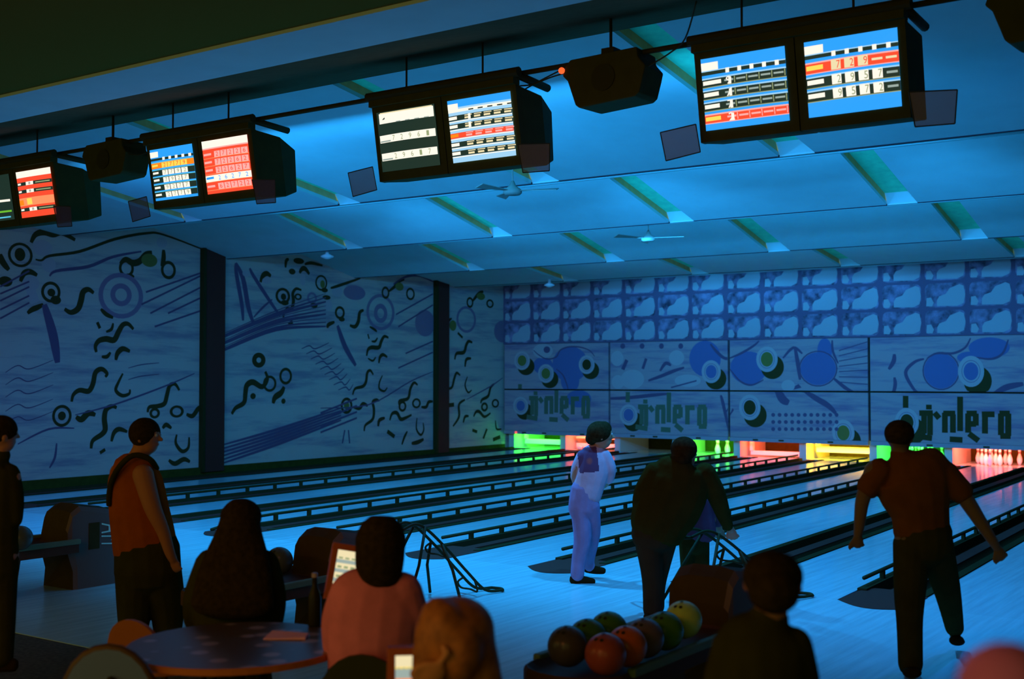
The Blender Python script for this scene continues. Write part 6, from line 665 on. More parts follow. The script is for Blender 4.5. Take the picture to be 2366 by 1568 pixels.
# the long rail that carries everything
mb = MB(); mb.tube([(XW, 8.93, 4.725), (XR, 8.93, 4.725)], .024, DARKM, n=8)
t = tag(mb.build('hanging_rail', smooth=True), 'long thin dark rail under the ceiling carrying the score screens', 'rail')
def hanging_box(X, lab, lamp):
    t = thing('hanging_speaker', (X, 8.9, 4.72), lab, 'speaker', 'black speakers hung between the screens')
    prof = [(-.33, 4.73), (.32, 4.745), (.33, 4.66), (.40, 4.58), (.38, 4.50), (.34, 4.36), (.30, 4.33), (-.24, 4.30), (-.28, 4.33), (-.36, 4.55), (-.41, 4.60), (-.38, 4.68)]
    mb = MB(); n = len(prof)
    vs = [(X + a, 8.80, b) for a, b in prof] + [(X + a * .96, 9.16, 4.53 + (b - 4.53) * .96) for a, b in prof]
    mb.add(vs, [tuple(range(n - 1, -1, -1))] + [tuple(n + k for k in range(n))] + [(k, (k + 1) % n, n + (k + 1) % n, n + k) for k in range(n)], PLASTIC)
    mb.build('cabinet', t, bevel=.012)
    mb = MB(); mb.lathe([(.001, 0), (.11, .0), (.115, .006)], (0, 0, 0), DARKM, n=20); g = mb.build('speaker_grille', t, org=(0, 0, 0)); g.rotation_euler = (R(90), 0, 0); g.location = (0, -.105, -.19)
    mb = MB(); mb.box(X - .06, 8.87, 4.73, X + .06, 8.99, 4.80, DARKM); mb.tube([(X, 8.93, 4.78), (X, 8.93, 5.06)], .015, DARKM, n=6); mb.build('hanger', t)
    if lamp:
        mb = MB(); mb.ball((X - .41, 8.79, 4.645), .028, mat('standby_lamp', (.1, .01, .01), .4, emit=(1, .10, .02), estr=1.6)); mb.build('standby_lamp', t, smooth=True)
hanging_box(-5.22, 'black hanging speaker with a small red lamp, between the two right screen pairs', True)
hanging_box(-11.95, 'black hanging speaker between the two leftmost screen pairs', False)
hanging_box(-1.72, 'black hanging speaker cut off by the top right corner', False)
for lab, pts in (('thin black cable sagging from the middle screens to the hanging speaker', [(-6.18, 8.95, 4.62), (-6.0, 8.9, 4.60), (-5.8, 8.88, 4.63), (-5.6, 8.85, 4.64)]),
                 ('second thin black cable running up to the hanging speaker beside the middle screens', [(-6.15, 9.0, 4.60), (-5.9, 8.92, 4.64), (-5.6, 8.85, 4.69)]),
                 ('thin black cable rising from the hanging speaker toward the ceiling by the right screens', [(-4.82, 8.86, 4.58), (-4.62, 8.86, 4.66), (-4.45, 8.8, 4.74), (-4.2, 8.5, 4.92)]),
                 ('short black cable between the left hanging speaker and the second screens', [(-11.56, 8.85, 4.56), (-11.38, 8.86, 4.53), (-11.2, 8.88, 4.56)])):
    mb = MB(); mb.tube(pts, .007, DARKM, n=5, smooth=True); tag(mb.build('cable', smooth=True), lab, 'cable', 'cables under the ceiling')

# ceiling fans and lamps
def fan(x, y, ztop, z, lab, ang, L=.62):
    t = thing('ceiling_fan', (x, y, z), lab, 'ceiling fan', 'ceiling fans over the lanes')
    FM = mat('fan_metal', (.20, .22, .18), .7)
    mb = MB(); mb.tube([(x, y, z + .03), (x, y, ztop)], .012, FM, n=6); mb.build('rod', t)
    mb = MB(); mb.lathe([(.10, -.05), (.13, -.02), (.12, .02), (.05, .07), (.02, .14)], (x, y, z), FM, n=16); mb.build('motor', t, smooth=True)
    for k in range(3):
        a = R(ang + 120 * k); d = Vector((math.cos(a), math.sin(a), 0)); n = Vector((-d.y, d.x, 0)); c = Vector((x, y, z))
        p = [c + d * .1 - n * .03, c + d * .1 + n * .03, c + d * L + n * .07 + Vector((0, 0, .02)), c + d * L - n * .07 - Vector((0, 0, .02))]
        mb = MB(); mb.hexa(p + [q + Vector((0, 0, .01)) for q in p], FM); mb.build('blade', t)
fan(-9.3, 13.3, 4.83, 4.49, 'ceiling fan hanging below the middle screens, blades at rest', 20)
fan(-10.35, 19.0, 4.7, 4.46, 'ceiling fan far back over the lanes, right of the middle', 5, .7)
for p, lab in (((-17.5, 18.35, 4.50), 'small pale ceiling lamp near the mural wall'), ((-17.0, 25.95, 4.36), 'small pale ceiling lamp close to the far wall')):
    mb = MB(); mb.lathe([(.03, -.06), (.13, -.02), (.14, .0), (.04, .05), (.03, .18)], p, mat('lamp_white', (.8, .85, .85), .5), n=14)
    tag(mb.build('ceiling_lamp', smooth=True), lab, 'lamp', 'small ceiling lamps')

# ------------------------------------------------------------------ ball returns
HOOD = mat('hood_shell', (.065, .042, .010), .7, noise=.1, spec=.1)
HOODS = mat('hood_side', (.17, .12, .10), .7, spec=.1)
RIM = mat('rack_rim', (.16, .24, .14), .5, spec=.15)
RACKM = mat('rack_body', (.10, .05, .03), .6, spec=.1)
def ball_return(X0, lab, letters, group='ball returns', ya=5.28):
    t = thing('ball_return', (X0, 6.9, 0), lab, 'ball return', group)
    a, b = X0 - .225, X0 + .225
    # hood: arched shell, front wider at the foot
    mb = MB(); sec = []
    for y, z1, w in ((7.02, .58, .93), (7.06, .74, 1.0), (7.15, .80, 1.0), (7.45, .75, 1.0), (7.72, .66, .96), (7.78, .50, .92)):
        xs = (a + b) / 2; h = (b - a) / 2 * w; row = []
        for u, v in ((-1.18, 0), (-1.08, .3), (-1.0, .6), (-.98, .88), (-.8, .965), (-.4, 1.0), (.4, 1.0), (.85, .975), (1.0, .92), (1.0, .6), (1.0, .3), (1.03, 0)):
            row.append((xs + u * h, y + (.06 if v < .35 and y < 7.1 else 0), z1 * v))
        sec.append(row)
    n = 12; vs = [p for r in sec for p in r]
    fs = []
    mb.add(vs, [(i * n + k, i * n + k + 1, (i + 1) * n + k + 1, (i + 1) * n + k) for i in range(5) for k in range(7)], HOOD)
    o = 0
    mb.add(vs, [(i * n + k, i * n + k + 1, (i + 1) * n + k + 1, (i + 1) * n + k) for i in range(5) for k in range(7, 11)], HOODS)
    mb.add(sec[0], [tuple(range(n - 1, -1, -1))], HOOD); mb.add(sec[-1], [tuple(range(n))], HOOD)
    mb.build('hood', t)
    if letters:
        mb = MB()
        for s, z0, z1 in (('A', .50, .60), ('M', .37, .48)):
            tv, tf = text_geo(s, .3)
            # lettering turned a quarter, reading down the side
            mb.add([(b + .006, 7.38 + .27 * v_, z1 - (z1 - z0) * u_) for u_, v_ in tv], tf, mat('letter_cyan', (.6, 1.0, .8), .5))
        mb.box(b, 7.24, .36, b + .004, 7.36, .61, PAINT['D'])
        mb.build('lettering', t)
    # rack: rounded tray on a pedestal with coloured rims
    yb = 7.06; xa, xb = X0 - .25, X0 + .34
    mb = MB(); pts = []
    for k in range(9):
        an = math.pi + math.pi * k / 8
        pts.append(((xa + xb) / 2 + (xb - xa) / 2 * math.cos(an), ya + .2 + .2 * math.sin(an)))
    pts += [(xb, yb), (xa, yb)]
    m = len(pts)
    mb.add([(x, y, .36) for x, y in pts] + [(x, y, .45) for x, y in pts] + [(x * .94 + (xa + xb) / 2 * .06, y, .475) for x, y in pts] + [((x - (xa + xb) / 2) * .82 + (xa + xb) / 2, (y - (ya + yb) / 2) * .93 + (ya + yb) / 2, .43) for x, y in pts],
           [tuple(range(m - 1, -1, -1)), tuple(3 * m + k for k in range(m))] + [(r * m + k, r * m + (k + 1) % m, (r + 1) * m + (k + 1) % m, (r + 1) * m + k) for r in range(3) for k in range(m)], RACKM)
    mb.build('tray', t, bevel=.008)
    for x in (xa, xb):
        mb = MB(); mb.box(x - .025, ya + .28, .445, x + .025, yb, .492, RIM); mb.build('rim', t, bevel=.01)
    mb = MB(); mb.hexa([(X0 - .14, 5.95, 0), (X0 + .18, 5.95, 0), (X0 + .18, 6.5, 0), (X0 - .14, 6.5, 0), (X0 - .08, 5.85, .37), (X0 + .12, 5.85, .37), (X0 + .12, 6.6, .37), (X0 - .08, 6.6, .37)], HOODS); mb.build('pedestal', t)
    return t
ball_return(-3.48, 'ball return with brown hood and a rack full of coloured balls, at the right', False)
ball_return(-6.85, 'ball return with dark hood behind the pink-shirted person', False, ya=5.8)
ball_return(-10.22, 'ball return with grey side panel and cyan letters, at the left', True)
def bball(p, col, lab, r=.108):
    mb = MB(); mb.ball((0, 0, 0), r, mat('ball_' + lab.split(' bowling')[0].replace(' ', '_'), col, .25, noise=.25, nscale=6), n=32)
    for a, b in ((-.02, -.03), (.02, -.03), (0, .03)):
        d = Vector((a, b - .05, .1)).normalized()
        q = d.to_track_quat('Z', 'Y').to_matrix()
        vs = [q @ Vector((.011 * math.cos(k * .7854), .011 * math.sin(k * .7854), r + .0006)) for k in range(8)]
        mb.add(vs, [tuple(range(8))], DARKM)
    o = mb.build('bowling_ball', smooth=True); o.location = p
    tag(o, lab, 'bowling ball', 'bowling balls on the racks')
XL, XRr = -3.49, -3.235
for p, c, lab in (((XL + .02, 5.47, .583), (.09, .07, .06), 'black bowling ball at the near left end of the full rack'),
                  ((XL + .01, 5.69, .583), (.07, .20, .03), 'dark green bowling ball just behind the black ball'),
                  ((XL, 5.93, .583), (.08, .24, .03), 'green bowling ball left of the stooping bowler\'s feet'),
                  ((XRr + .02, 5.43, .583), (.38, .08, .05), 'dull red bowling ball at the near right end of the rack'),
                  ((XRr + .02, 5.65, .583), (.60, .13, .02), 'orange bowling ball beside the dull red one'),
                  ((XRr, 5.88, .583), (.16, .12, .14), 'grey-violet bowling ball behind the orange one'),
                  ((XRr, 6.11, .583), (.09, .28, .04), 'green bowling ball between the violet and yellow-green balls'),
                  ((XRr - .02, 6.38, .60), (.55, .75, .16), 'bright yellow-green bowling ball at the far end of the full rack'),
                  ((-6.894, 6.712, 0.583), (.08, .09, .07), 'dark bowling ball on the rack beside the long-haired woman'),
                  ((-9.755, 6.361, 0.583), (.07, .07, .05), 'dark bowling ball on the rack at the left edge')):
    bball(p, c, lab)

# ------------------------------------------------------------------ ball ramps of bent tube
RT = .014
def ramp_tubes(t, T):
    # two parallel rails from a raised end down to the floor, with side loops and a stand
    for off in (-.085, .085):
        pts = [T(off, -.02, .66), (T(off, .16, .70)), T(off, .34, .64), T(off, .62, .46), T(off, .95, .22), T(off, 1.22, .045), T(off, 1.5, .02)]
        mb = MB(); mb.tube(pts, RT, DARKM, n=8, smooth=True); mb.build('rail', t, smooth=True)
    mb = MB(); mb.tube([T(-.085, 1.5, .02), T(0, 1.56, .018), T(.085, 1.5, .02)], RT, DARKM, n=8, smooth=True); mb.build('toe_bar', t, smooth=True)
    for v, z in ((.55, .50), (1.05, .15)):
        mb = MB(); mb.tube([T(-.085, v, z), T(-.16, v - .02, z - .05), T(-.13, v, z - .10), T(0, v + .02, z - .10), T(.13, v, z - .10), T(.085, v, z)], .010, DARKM, n=6, smooth=True); mb.build('cross_loop', t, smooth=True)
    for off in (-.19, .19):
        mb = MB(); mb.tube([T(off * .5, .30, .67), T(off, .12, .35), T(off * 1.3, -.10, .015)], RT, DARKM, n=8); mb.build('leg', t, smooth=True)
        mb = MB(); mb.tube([T(off * .5, .55, .50), T(off * 1.1, .60, .28), T(off * 1.3, .68, .015)], RT, DARKM, n=8); mb.build('leg', t, smooth=True)
    mb = MB(); mb.tube([T(.085, .0, .66), T(.0, -.10, .66), T(-.25, -.02, .67), T(-.52, .12, .66), T(-.62, .12, .60), T(-.60, .04, .54), T(-.3, -.04, .60), T(-.085, .0, .66)], RT, DARKM, n=8, smooth=True); mb.build('handle', t, smooth=True)
def ramp(base, direc, lab, k=1.0):
    b = Vector(base); d = Vector((direc[0], direc[1], 0)).normalized(); n = Vector((d.y, -d.x, 0))
    t = thing('ball_ramp', base, lab, 'ball ramp', 'tubular ball ramps')
    ramp_tubes(t, lambda off, v, z: b + n * off + d * v * k + Vector((0, 0, z)))
ramp((-7.03, 8.30, 0), (.31, .95), 'metal tube ball ramp standing on the approach left of the white-shirted bowler', .72)
ramp((-4.72, 9.30, 0), (.35, 1.0), 'metal tube ball ramp held by the stooping bowler and the child')

# ------------------------------------------------------------------ people
VR = Vector((math.cos(R(34.99)), math.sin(R(34.99)), 0))    # across the line of people, left to right
SKIN = mat('skin', (.50, .22, .12), .6); SKIND = mat('skin_tan', (.42, .17, .07), .6)
HAIRM = mat('hair_black', (.035, .022, .008), .9, noise=.3, nscale=40, spec=.02)
def etube(mb, pts, m=None, n=14):
    P_ = [Vector(p[:3]) for p in pts]; A_ = [p[3] for p in pts]; B_ = [p[4] for p in pts]
    if len(P_) > 2:
        q = catmull([Vector((a, b, 0)) for a, b in zip(A_, B_)], 4); A_ = [v.x for v in q]; B_ = [v.y for v in q]; P_ = catmull(P_, 4)
    # rounded caps
    d0 = (P_[0] - P_[1]).normalized(); d1 = (P_[-1] - P_[-2]).normalized()
    c0 = min(A_[0], B_[0]); c1 = min(A_[-1], B_[-1])
    P_ = [P_[0] + d0 * c0 * .85, P_[0] + d0 * c0 * .5] + P_ + [P_[-1] + d1 * c1 * .5, P_[-1] + d1 * c1 * .85]
    A_ = [A_[0] * .45, A_[0] * .85] + A_ + [A_[-1] * .85, A_[-1] * .45]; B_ = [B_[0] * .45, B_[0] * .85] + B_ + [B_[-1] * .85, B_[-1] * .45]
    vs = []; L = len(P_)
    for i, p in enumerate(P_):
        t = (P_[min(i + 1, L - 1)] - P_[max(i - 1, 0)]).normalized()
        u = VR - t * VR.dot(t)
        if u.length < .15: u = Vector((0, 0, 1)) - t * t.z
        u.normalize(); w = t.cross(u)
        for k in range(n):
            a = 2 * math.pi * k / n; vs.append(p + u * math.cos(a) * A_[i] + w * math.sin(a) * B_[i])
    fs = [(i * n + k, i * n + (k + 1) % n, (i + 1) * n + (k + 1) % n, (i + 1) * n + k) for i in range(L - 1) for k in range(n)]
    fs += [tuple(range(n - 1, -1, -1)), tuple((L - 1) * n + k for k in range(n))]
    mb.add(vs, fs, m or SKIN)
def remeshed(mb, name, parent, m, vox=.010, smooth_it=3):
    o = mb.build('tmp', parent)
    r = o.modifiers.new('r', 'REMESH'); r.mode = 'VOXEL'; r.voxel_size = vox; r.use_smooth_shade = True
    s = o.modifiers.new('s', 'SMOOTH'); s.iterations = smooth_it; s.factor = .5
    bpy.context.view_layer.update()
    dg = bpy.context.evaluated_depsgraph_get(); me = bpy.data.meshes.new_from_object(o.evaluated_get(dg))
    bpy.data.objects.remove(o)
    me.name = name; me.materials.clear(); me.materials.append(m)
    for p in me.polygons: p.material_index = 0; p.use_smooth = True
    n = bpy.data.objects.new(name, me); COL.objects.link(n); n.parent = parent
    return n
def hand(mb, wrist, tip, open_=.5):
    w = Vector(wrist); t = Vector(tip); d = (t - w); L = d.length; d.normalize()
    side = (VR - d * VR.dot(d)).normalized(); nrm = d.cross(side)
    mx = Matrix((side, nrm, d)).transposed()
    mb.ball(w + d * L * .34, (.040, .017, .050), SKIN, n=14, mx=mx)
    k = L / .17
    for i, (s, ln) in enumerate(((-.030, .062), (-.010, .075), (.010, .070), (.029, .052))):
        b = w + d * L * .5 + side * s; m1 = b + d * ln * .55 * k + side * s * .25; e = m1 + (d * .8 - nrm * .55).normalized() * ln * .45 * k
        etube(mb, [tuple(b) + (.0095, .0095), tuple(m1) + (.009, .009), tuple(e) + (.0075, .0075)], n=8)
    b = w + d * L * .18 - side * .028
    etube(mb, [tuple(b) + (.012, .012), tuple(b - side * .028 + d * .035) + (.011, .011), tuple(b - side * .030 + d * .065) + (.009, .009)], n=8)
def head(mb, H, face):
    x, y, z, rx, rd, rz = H; c = Vector((x, y, z)); f = Vector((face[0], face[1], 0)).normalized(); s = Vector((f.y, -f.x, 0)); up = Vector((0, 0, 1))
    mx = Matrix((s, f, up)).transposed(); rx, rd = min(rx, rd), max(rx, rd)
    mb.ball(c + up * rz * .12, (rx, rd, rz * .86), SKIN, n=20, mx=mx)
    mb.ball(c + f * rd * .22 - up * rz * .42, (rx * .72, rd * .66, rz * .56), SKIN, n=16, mx=mx)
    etube(mb, [tuple(c + f * rd * .93 + up * rz * .12) + (rx * .10, rx * .10), tuple(c + f * rd * 1.12 - up * rz * .14) + (rx * .17, rx * .17)], n=8)
    mb.ball(c + f * rd * .86 - up * rz * .42, (rx * .30, rd * .12, rz * .07), SKIN, n=10, mx=mx)
    mb.ball(c + f * rd * .82 + up * rz * .26, (rx * .62, rd * .14, rz * .08), SKIN, n=10, mx=mx)
    for g in (-1, 1):
        mb.ball(c + s * g * rx * 1.0 - f * rd * .05 - up * rz * .05, (rx * .14, rd * .20, rz * .27), SKIN, n=12, mx=mx)
    return c, f, s, rx, rd, rz
EYE = mat('eye_white', (.5, .5, .5), .3)
def person(key, lab, mats, vox=.010, hair_vox=.012, noise=0):
    D = PEOPLE[key]; t = thing('person', D['base'], lab, 'person')
    mb = MB(); H = head(mb, D['head'], D['face'])
    for _, pts in D['body']: etube(mb, pts)
    if 'hands' in D:
        for w, tp in D['hands']: hand(mb, w, tp)
    else:
        for _, pts in D['body'][1:3]:
            w = Vector(pts[-1][:3]); d = (w - Vector(pts[-2][:3])).normalized(); hand(mb, w - d * .01, w + d * .15)
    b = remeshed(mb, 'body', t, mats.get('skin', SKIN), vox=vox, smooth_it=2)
    c, f, s, rx, rd, rz = H
    for g in (-1, 1):
        mb = MB(); mb.ball(c + f * rd * .88 + s * g * rx * .38 + Vector((0, 0, rz * .13)), (rx * .13,) * 3, EYE, n=10)
        e = mb.build('eye', t, smooth=True)
    mb = MB()
    for kind, q in D['hair']:
        if kind == 'e': mb.ball(q[:3], (q[3], q[4], q[5]), SKIN, n=18)
        else: etube(mb, q)
    remeshed(mb, 'hair', t, mats.get('hair', HAIRM), vox=hair_vox, smooth_it=10 if key == 'blonde' else 3)
    for nm in ('shirt', 'trousers', 'strap'):
        if nm in D:
            mb = MB()
            for _, pts in D[nm]: etube(mb, pts)
            remeshed(mb, {'shirt': mats.get('shirt_name', 'shirt'), 'trousers': 'trousers', 'strap': 'shoulder_strap'}[nm], t, mats[nm], vox=vox, smooth_it=2)
    for sh in D['shoes']:
        mb = MB()
        for _, pts in sh: etube(mb, pts)
        remeshed(mb, 'shoe', t, mats.get('shoe', mat('shoe_black', (.03, .018, .006), .9, spec=.02)), vox=.012, smooth_it=1)
    return t
def cloth(name, col, ns=9, b=.35): return mat(name, col, .85, noise=.12, nscale=ns, spec=.0, bump=b)
DKC = cloth('cloth_black', (.042, .038, .008)); DKT = cloth('cloth_trousers', (.045, .04, .010))
tw = person('white', 'person in a white T-shirt with a square back print and pale baggy trousers',
       dict(shirt=cloth('cloth_white', (.62, .42, .50)), trousers=cloth('cloth_lilac', (.34, .22, .36))))
person('dark', 'person in a dark jacket stooping over the second ramp with feet together', dict(shirt=DKC, trousers=cloth('cloth_dark_blue', (.045, .035, .018)), shirt_name='jacket'))
person('child', 'child in a violet shirt and dark trousers, half hidden behind the stooping person', dict(shirt=cloth('cloth_violet', (.20, .075, .12)), trousers=DKT))
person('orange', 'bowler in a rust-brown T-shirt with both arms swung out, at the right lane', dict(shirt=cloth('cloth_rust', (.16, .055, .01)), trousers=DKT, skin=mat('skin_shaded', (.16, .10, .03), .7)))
person('tank', 'person in an orange top with a dark shoulder strap standing at the left', dict(shirt=cloth('cloth_orange', (.38, .085, .006)), trousers=DKT, skin=SKIND, strap=DKC))
person('longhair', 'seated person with long wavy dark hair seen from behind, beside the round table', dict(shirt=DKC, trousers=DKT))
person('pink', 'seated person with a dark bob haircut and a pink T-shirt, seen from behind', dict(shirt=cloth('cloth_pink', (.80, .22, .30)), trousers=DKT))
person('blonde', 'long-haired fair person at the bottom edge turned left, ear lit orange', dict(shirt=DKC, trousers=DKT, skin=mat('skin_fair', (.62, .25, .10), .6), hair=mat('hair_fair', (.42, .14, .03), .55, noise=.35, nscale=25)))
person('boy', 'short-haired child in dark clothes in the right foreground, seen from behind', dict(shirt=DKC, trousers=DKT, skin=SKIND))
person('edge', 'dark standing person cut off by the left edge of the picture', dict(shirt=DKC, trousers=DKT))
person('near', 'blurred close person with reddish hair in the lower right corner', dict(shirt=cloth('cloth_red', (.5, .08, .10)), trousers=DKT, skin=SKIN, hair=mat('hair_red', (.85, .22, .60), .6, noise=.2)), vox=.012)
# print on the back of the white T-shirt: laid on the cloth itself
def backprint():
    sh = [c for c in tw.children if c.name.startswith('shirt')][0]
    me = sh.data
    mk = bpy.data.materials.new('tshirt_print'); mk.use_nodes = True
    nt = mk.node_tree; b = nt.nodes['Principled BSDF']; b.inputs['Roughness'].default_value = .85
    tc = nt.nodes.new('ShaderNodeTexCoord'); mp = nt.nodes.new('ShaderNodeMapping'); mp.vector_type = 'POINT'
    nt.links.new(tc.outputs['Object'], mp.inputs['Vector'])
    # centre of the print in the shirt's own space
    c = Vector(PRINT_C) - tw.location
    mp.inputs['Location'].default_value = (-c.x, -c.y, -c.z)
    ln = nt.nodes.new('ShaderNodeVectorMath'); ln.operation = 'LENGTH'; nt.links.new(mp.outputs['Vector'], ln.inputs[0])
    r = nt.nodes.new('ShaderNodeValToRGB'); r.color_ramp.elements[0].position = .055; r.color_ramp.elements[1].position = .075
    r.color_ramp.elements[0].color = (.55, .10, .04, 1); r.color_ramp.elements[1].color = (.12, .035, .09, 1)
    nt.links.new(ln.outputs['Value'], r.inputs['Fac']); nt.links.new(r.outputs['Color'], b.inputs['Base Color'])
    me.materials.append(mk)
    cam_side = Vector((.574, -.819, 0))
    for p in me.polygons:
        q = p.center - c
        if abs(q.dot(VR) + q.z * .12) < .095 and abs(q.z - q.dot(VR) * .1) < .12 and p.normal.dot(cam_side) > -.1: p.material_index = 1
PRINT_C = (-6.124, 10.032, 1.204)
backprint()

# ------------------------------------------------------------------ seating area
TAB = (-4.369, 3.986, 0.75)
def table_top_mat():
    m = bpy.data.materials.new('table_laminate'); m.use_nodes = True
    nt = m.node_tree; b = nt.nodes['Principled BSDF']; b.inputs['Roughness'].default_value = .35
    tc = nt.nodes.new('ShaderNodeTexCoord'); v = nt.nodes.new('ShaderNodeTexVoronoi'); v.inputs['Scale'].default_value = 7
    nt.links.new(tc.outputs['Object'], v.inputs['Vector'])
    r = nt.nodes.new('ShaderNodeValToRGB'); r.color_ramp.elements[0].position = .22; r.color_ramp.elements[1].position = .34
    r.color_ramp.elements[0].color = (.34, .26, .30, 1); r.color_ramp.elements[1].color = (.09, .06, .04, 1)
    nt.links.new(v.outputs['Distance'], r.inputs['Fac']); nt.links.new(r.outputs['Color'], b.inputs['Base Color'])
    return m
t = thing('round_table', (TAB[0], TAB[1], 0), 'round table with a dark blotched top and orange edge in the seating area', 'table')
mb = MB(); mb.lathe([(.47, -.035), (.51, -.03), (.51, -.003), (.505, 0), (.001, .0)], TAB, table_top_mat(), n=48, mats=[mat('table_edge', (.55, .16, .02), .4), MATS['table_edge'], MATS['table_edge'], bpy.data.materials['table_laminate']])
mb.build('tabletop', t)
mb = MB(); mb.lathe([(.05, -.715), (.04, -.6), (.04, -.1), (.12, -.04)], TAB, DARKM, n=16); mb.build('pedestal', t, smooth=True)
mb = MB(); mb.lathe([(.30, 0), (.29, .02), (.06, .05)], (TAB[0], TAB[1], 0), DARKM, n=24); mb.build('base', t)
# bottle, napkin
bx, by = (-4.352, 4.484)
t = thing('bottle', (bx, by, .75), 'dark glass bottle with a small cap standing on the round table', 'bottle')
mb = MB(); mb.lathe([(.030, 0), (.033, .01), (.033, .14), (.028, .165), (.014, .20), (.013, .245)], (bx, by, .751), mat('bottle_glass', (.025, .022, .006), .3, spec=.1), n=20); mb.build('body', t, smooth=True)
mb = MB(); mb.lathe([(.0155, .243), (.0155, .262), (.012, .266)], (bx, by, .751), mat('bottle_cap', (.4, .3, .35), .4), n=14); mb.build('cap', t)
mb = MB(); a = R(32); c = Vector((-4.265, 4.203, 0.751)); u = Vector((math.cos(a), math.sin(a), 0)); v = Vector((-u.y, u.x, 0))
p = [c - u * .10 - v * .05, c + u * .10 - v * .04, c + u * .10 + v * .03, c - u * .08 + v * .05]
mb.hexa(p + [q + Vector((0, 0, .006 + .006 * i)) for i, q in enumerate(p)], mat('napkin_paper', (.85, .42, .62), .8))
tag(mb.build('napkin'), 'folded pinkish paper napkin lying on the round table', 'napkin')
# scoring consoles
def console(c, yaw, w, h, bars, lab, tilt=12, roll=0):
    c = Vector(c); t = thing('scoring_console', (c.x, c.y, 0), lab, 'scoring console', 'scoring consoles in the seating area')
    u = Vector((math.cos(R(yaw)), math.sin(R(yaw)), 0)); n = Vector((u.y, -u.x, 0))     # n faces the viewer
    up = (Vector((0, 0, 1)) * math.cos(R(tilt)) - n * math.sin(R(tilt))).normalized(); nn = u.cross(up); q_ = Matrix.Rotation(R(roll), 3, nn); u = q_ @ u; up = q_ @ up
    def Q(a, b, o=0): return c + u * a + up * b + nn * o
    FR = mat('console_frame', (.50, .10, .02), .5)
    mb = MB(); f = .028
    mb.hexa([Q(-w / 2 - f, -h / 2 - f, -.05), Q(w / 2 + f, -h / 2 - f, -.05), Q(w / 2 + f, -h / 2 - f, .0), Q(-w / 2 - f, -h / 2 - f, .0), Q(-w / 2 - f, h / 2 + f, -.05), Q(w / 2 + f, h / 2 + f, -.05), Q(w / 2 + f, h / 2 + f, .0), Q(-w / 2 - f, h / 2 + f, .0)], FR)
    for a0, b0, a1, b1 in ((-w / 2 - f, -h / 2 - f, w / 2 + f, -h / 2), (-w / 2 - f, h / 2, w / 2 + f, h / 2 + f), (-w / 2 - f, -h / 2, -w / 2, h / 2), (w / 2, -h / 2, w / 2 + f, h / 2)):
        mb.hexa([Q(a0, b0, 0), Q(a1, b0, 0), Q(a1, b0, .018), Q(a0, b0, .018), Q(a0, b1, 0), Q(a1, b1, 0), Q(a1, b1, .018), Q(a0, b1, .018)], FR)
    mb.build('housing', t, bevel=.004)
    mb = MB(); y = 1.0
    for k, (fr, col) in enumerate(bars):
        b1 = -h / 2 + h * y; b0 = -h / 2 + h * (y - fr); y -= fr
        mb.add([Q(-w / 2, b0, .003), Q(w / 2, b0, .003), Q(w / 2, b1, .003), Q(-w / 2, b1, .003)], [(0, 1, 2, 3)], em(col))
        if k % 2: 
            for q in range(5): a0 = -w / 2 + w * (.06 + .19 * q); mb.add([Q(a0, b0 + .15 * (b1 - b0), .005), Q(a0 + w * .12, b0 + .15 * (b1 - b0), .005), Q(a0 + w * .12, b0 + .55 * (b1 - b0), .005), Q(a0, b0 + .55 * (b1 - b0), .005)], [(0, 1, 2, 3)], em('olive'))
    mb.build('screen', t, merge=False)
    mb = MB(); b = c - nn * .06; mb.tube([(b.x, b.y, c.z - h * .3), (b.x, b.y, .03)], .022, DARKM, n=10); mb.lathe([(.14, 0), (.14, .015), (.03, .03)], (b.x, b.y, 0), DARKM, n=18); mb.build('stand', t)
console([-4.143, 4.526, 1.026], 50, .17, .22, [(.12, 'cream'), (.10, 'cream'), (.08, 'grey'), (.13, 'cream'), (.08, 'grey'), (.13, 'cream'), (.08, 'grey'), (.10, 'cream'), (.18, 'salmon')], 'orange-framed scoring console with a cream striped screen beside the pink-shirted person', 12, -11)
console([-2.815, 3.382, 0.933], 40, .10, .15, [(.28, 'cream'), (.04, 'yellow'), (.22, 'grey'), (.46, 'salmon')], 'orange-framed scoring console with yellow, grey and orange stripes at the bottom edge', 6)
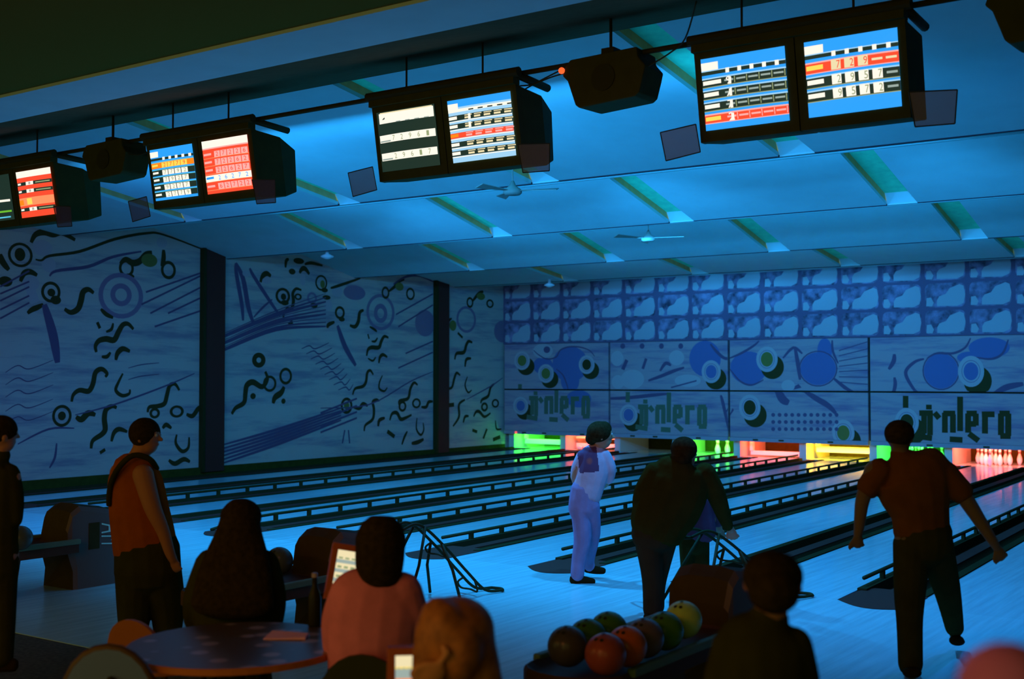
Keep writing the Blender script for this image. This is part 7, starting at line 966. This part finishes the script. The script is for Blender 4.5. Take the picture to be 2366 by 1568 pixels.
# chairs
def chair(x, y, yaw, col, lab, zs=.45, backh=.85, hole=None, back_col=None):
    t = thing('plastic_chair', (x, y, 0), lab, 'chair', 'plastic chairs at the round table')
    m = mat('chair_' + lab.split()[0], col, .5); m2 = mat('chairback_' + lab.split()[0], back_col, .6) if back_col else m
    cs, sn = math.cos(R(yaw)), math.sin(R(yaw))
    def W(a, b, z): return (x + a * cs - b * sn, y + a * sn + b * cs, z)     # b: forward
    mb = MB(); pts = [(.21 * math.cos(k * math.pi / 12), .20 * math.sin(k * math.pi / 12)) for k in range(24)]
    mb.add([W(a, b, zs - .02) for a, b in pts] + [W(a, b, zs) for a, b in pts], [tuple(range(23, -1, -1)), tuple(24 + k for k in range(24))] + [(k, (k + 1) % 24, 24 + (k + 1) % 24, 24 + k) for k in range(24)], m)
    mb.build('seat', t)
    mb = MB(); n = 13; vs = []
    zc = zs + .05
    for o in (0, .022):
        for i in range(n):
            a = math.pi * i / (n - 1); vs.append(W(.205 * math.cos(a), -.20 - o - .03 * math.sin(a), zc + (backh - zc) * math.sin(a) ** .75 if 0 < i < n - 1 else zc))
    mb.add(vs, [tuple(range(n)), tuple(n + k for k in range(n - 1, -1, -1))] + [(k, n + k, n + (k + 1) % n, (k + 1) % n) for k in range(n)], m2)
    mb.build('backrest', t)
    if back_col:
        mb = MB(); mb.tube([Vector(v) for v in vs[:n]], .022, m, n=8); mb.build('back_rim', t, smooth=True)
        mb = MB(); q = Vector(W(.02, -.262, zc + (backh - zc) * .62)); mb.ball(q, (.018, .018, .018), DARKM, n=10); mb.build('back_knob', t, smooth=True)
    for a, b in ((-.17, -.17), (.17, -.17), (-.17, .15), (.17, .15)):
        mb = MB(); mb.tube([W(a * .85, b * .85, zs - .02), W(a * 1.1, b * 1.1, .0)], .012, DARKM, n=8); mb.build('leg', t, smooth=True)
chair(-5.345, 4.369, 5, (.34, .10, .012), 'orange plastic chair on the far side of the round table', backh=.73)
chair(-4.566, 3.505, 35, (.10, .055, .02), 'pale chair with a rounded back at the near left of the round table', backh=.84, back_col=(.14, .22, .45))
chair(-3.725, 4.181, 35, (.04, .04, .008), 'black chair under the pink-shirted person', backh=.80)
chair(-5.049, 4.606, 35, (.05, .045, .02), 'dark chair under the long-haired seated person', backh=.70)
chair(-2.411, 3.133, 35, (.06, .05, .02), 'brown-black chair under the fair-haired person', backh=.70)


# every outermost object keeps its name's kind; done
bpy.context.view_layer.update()
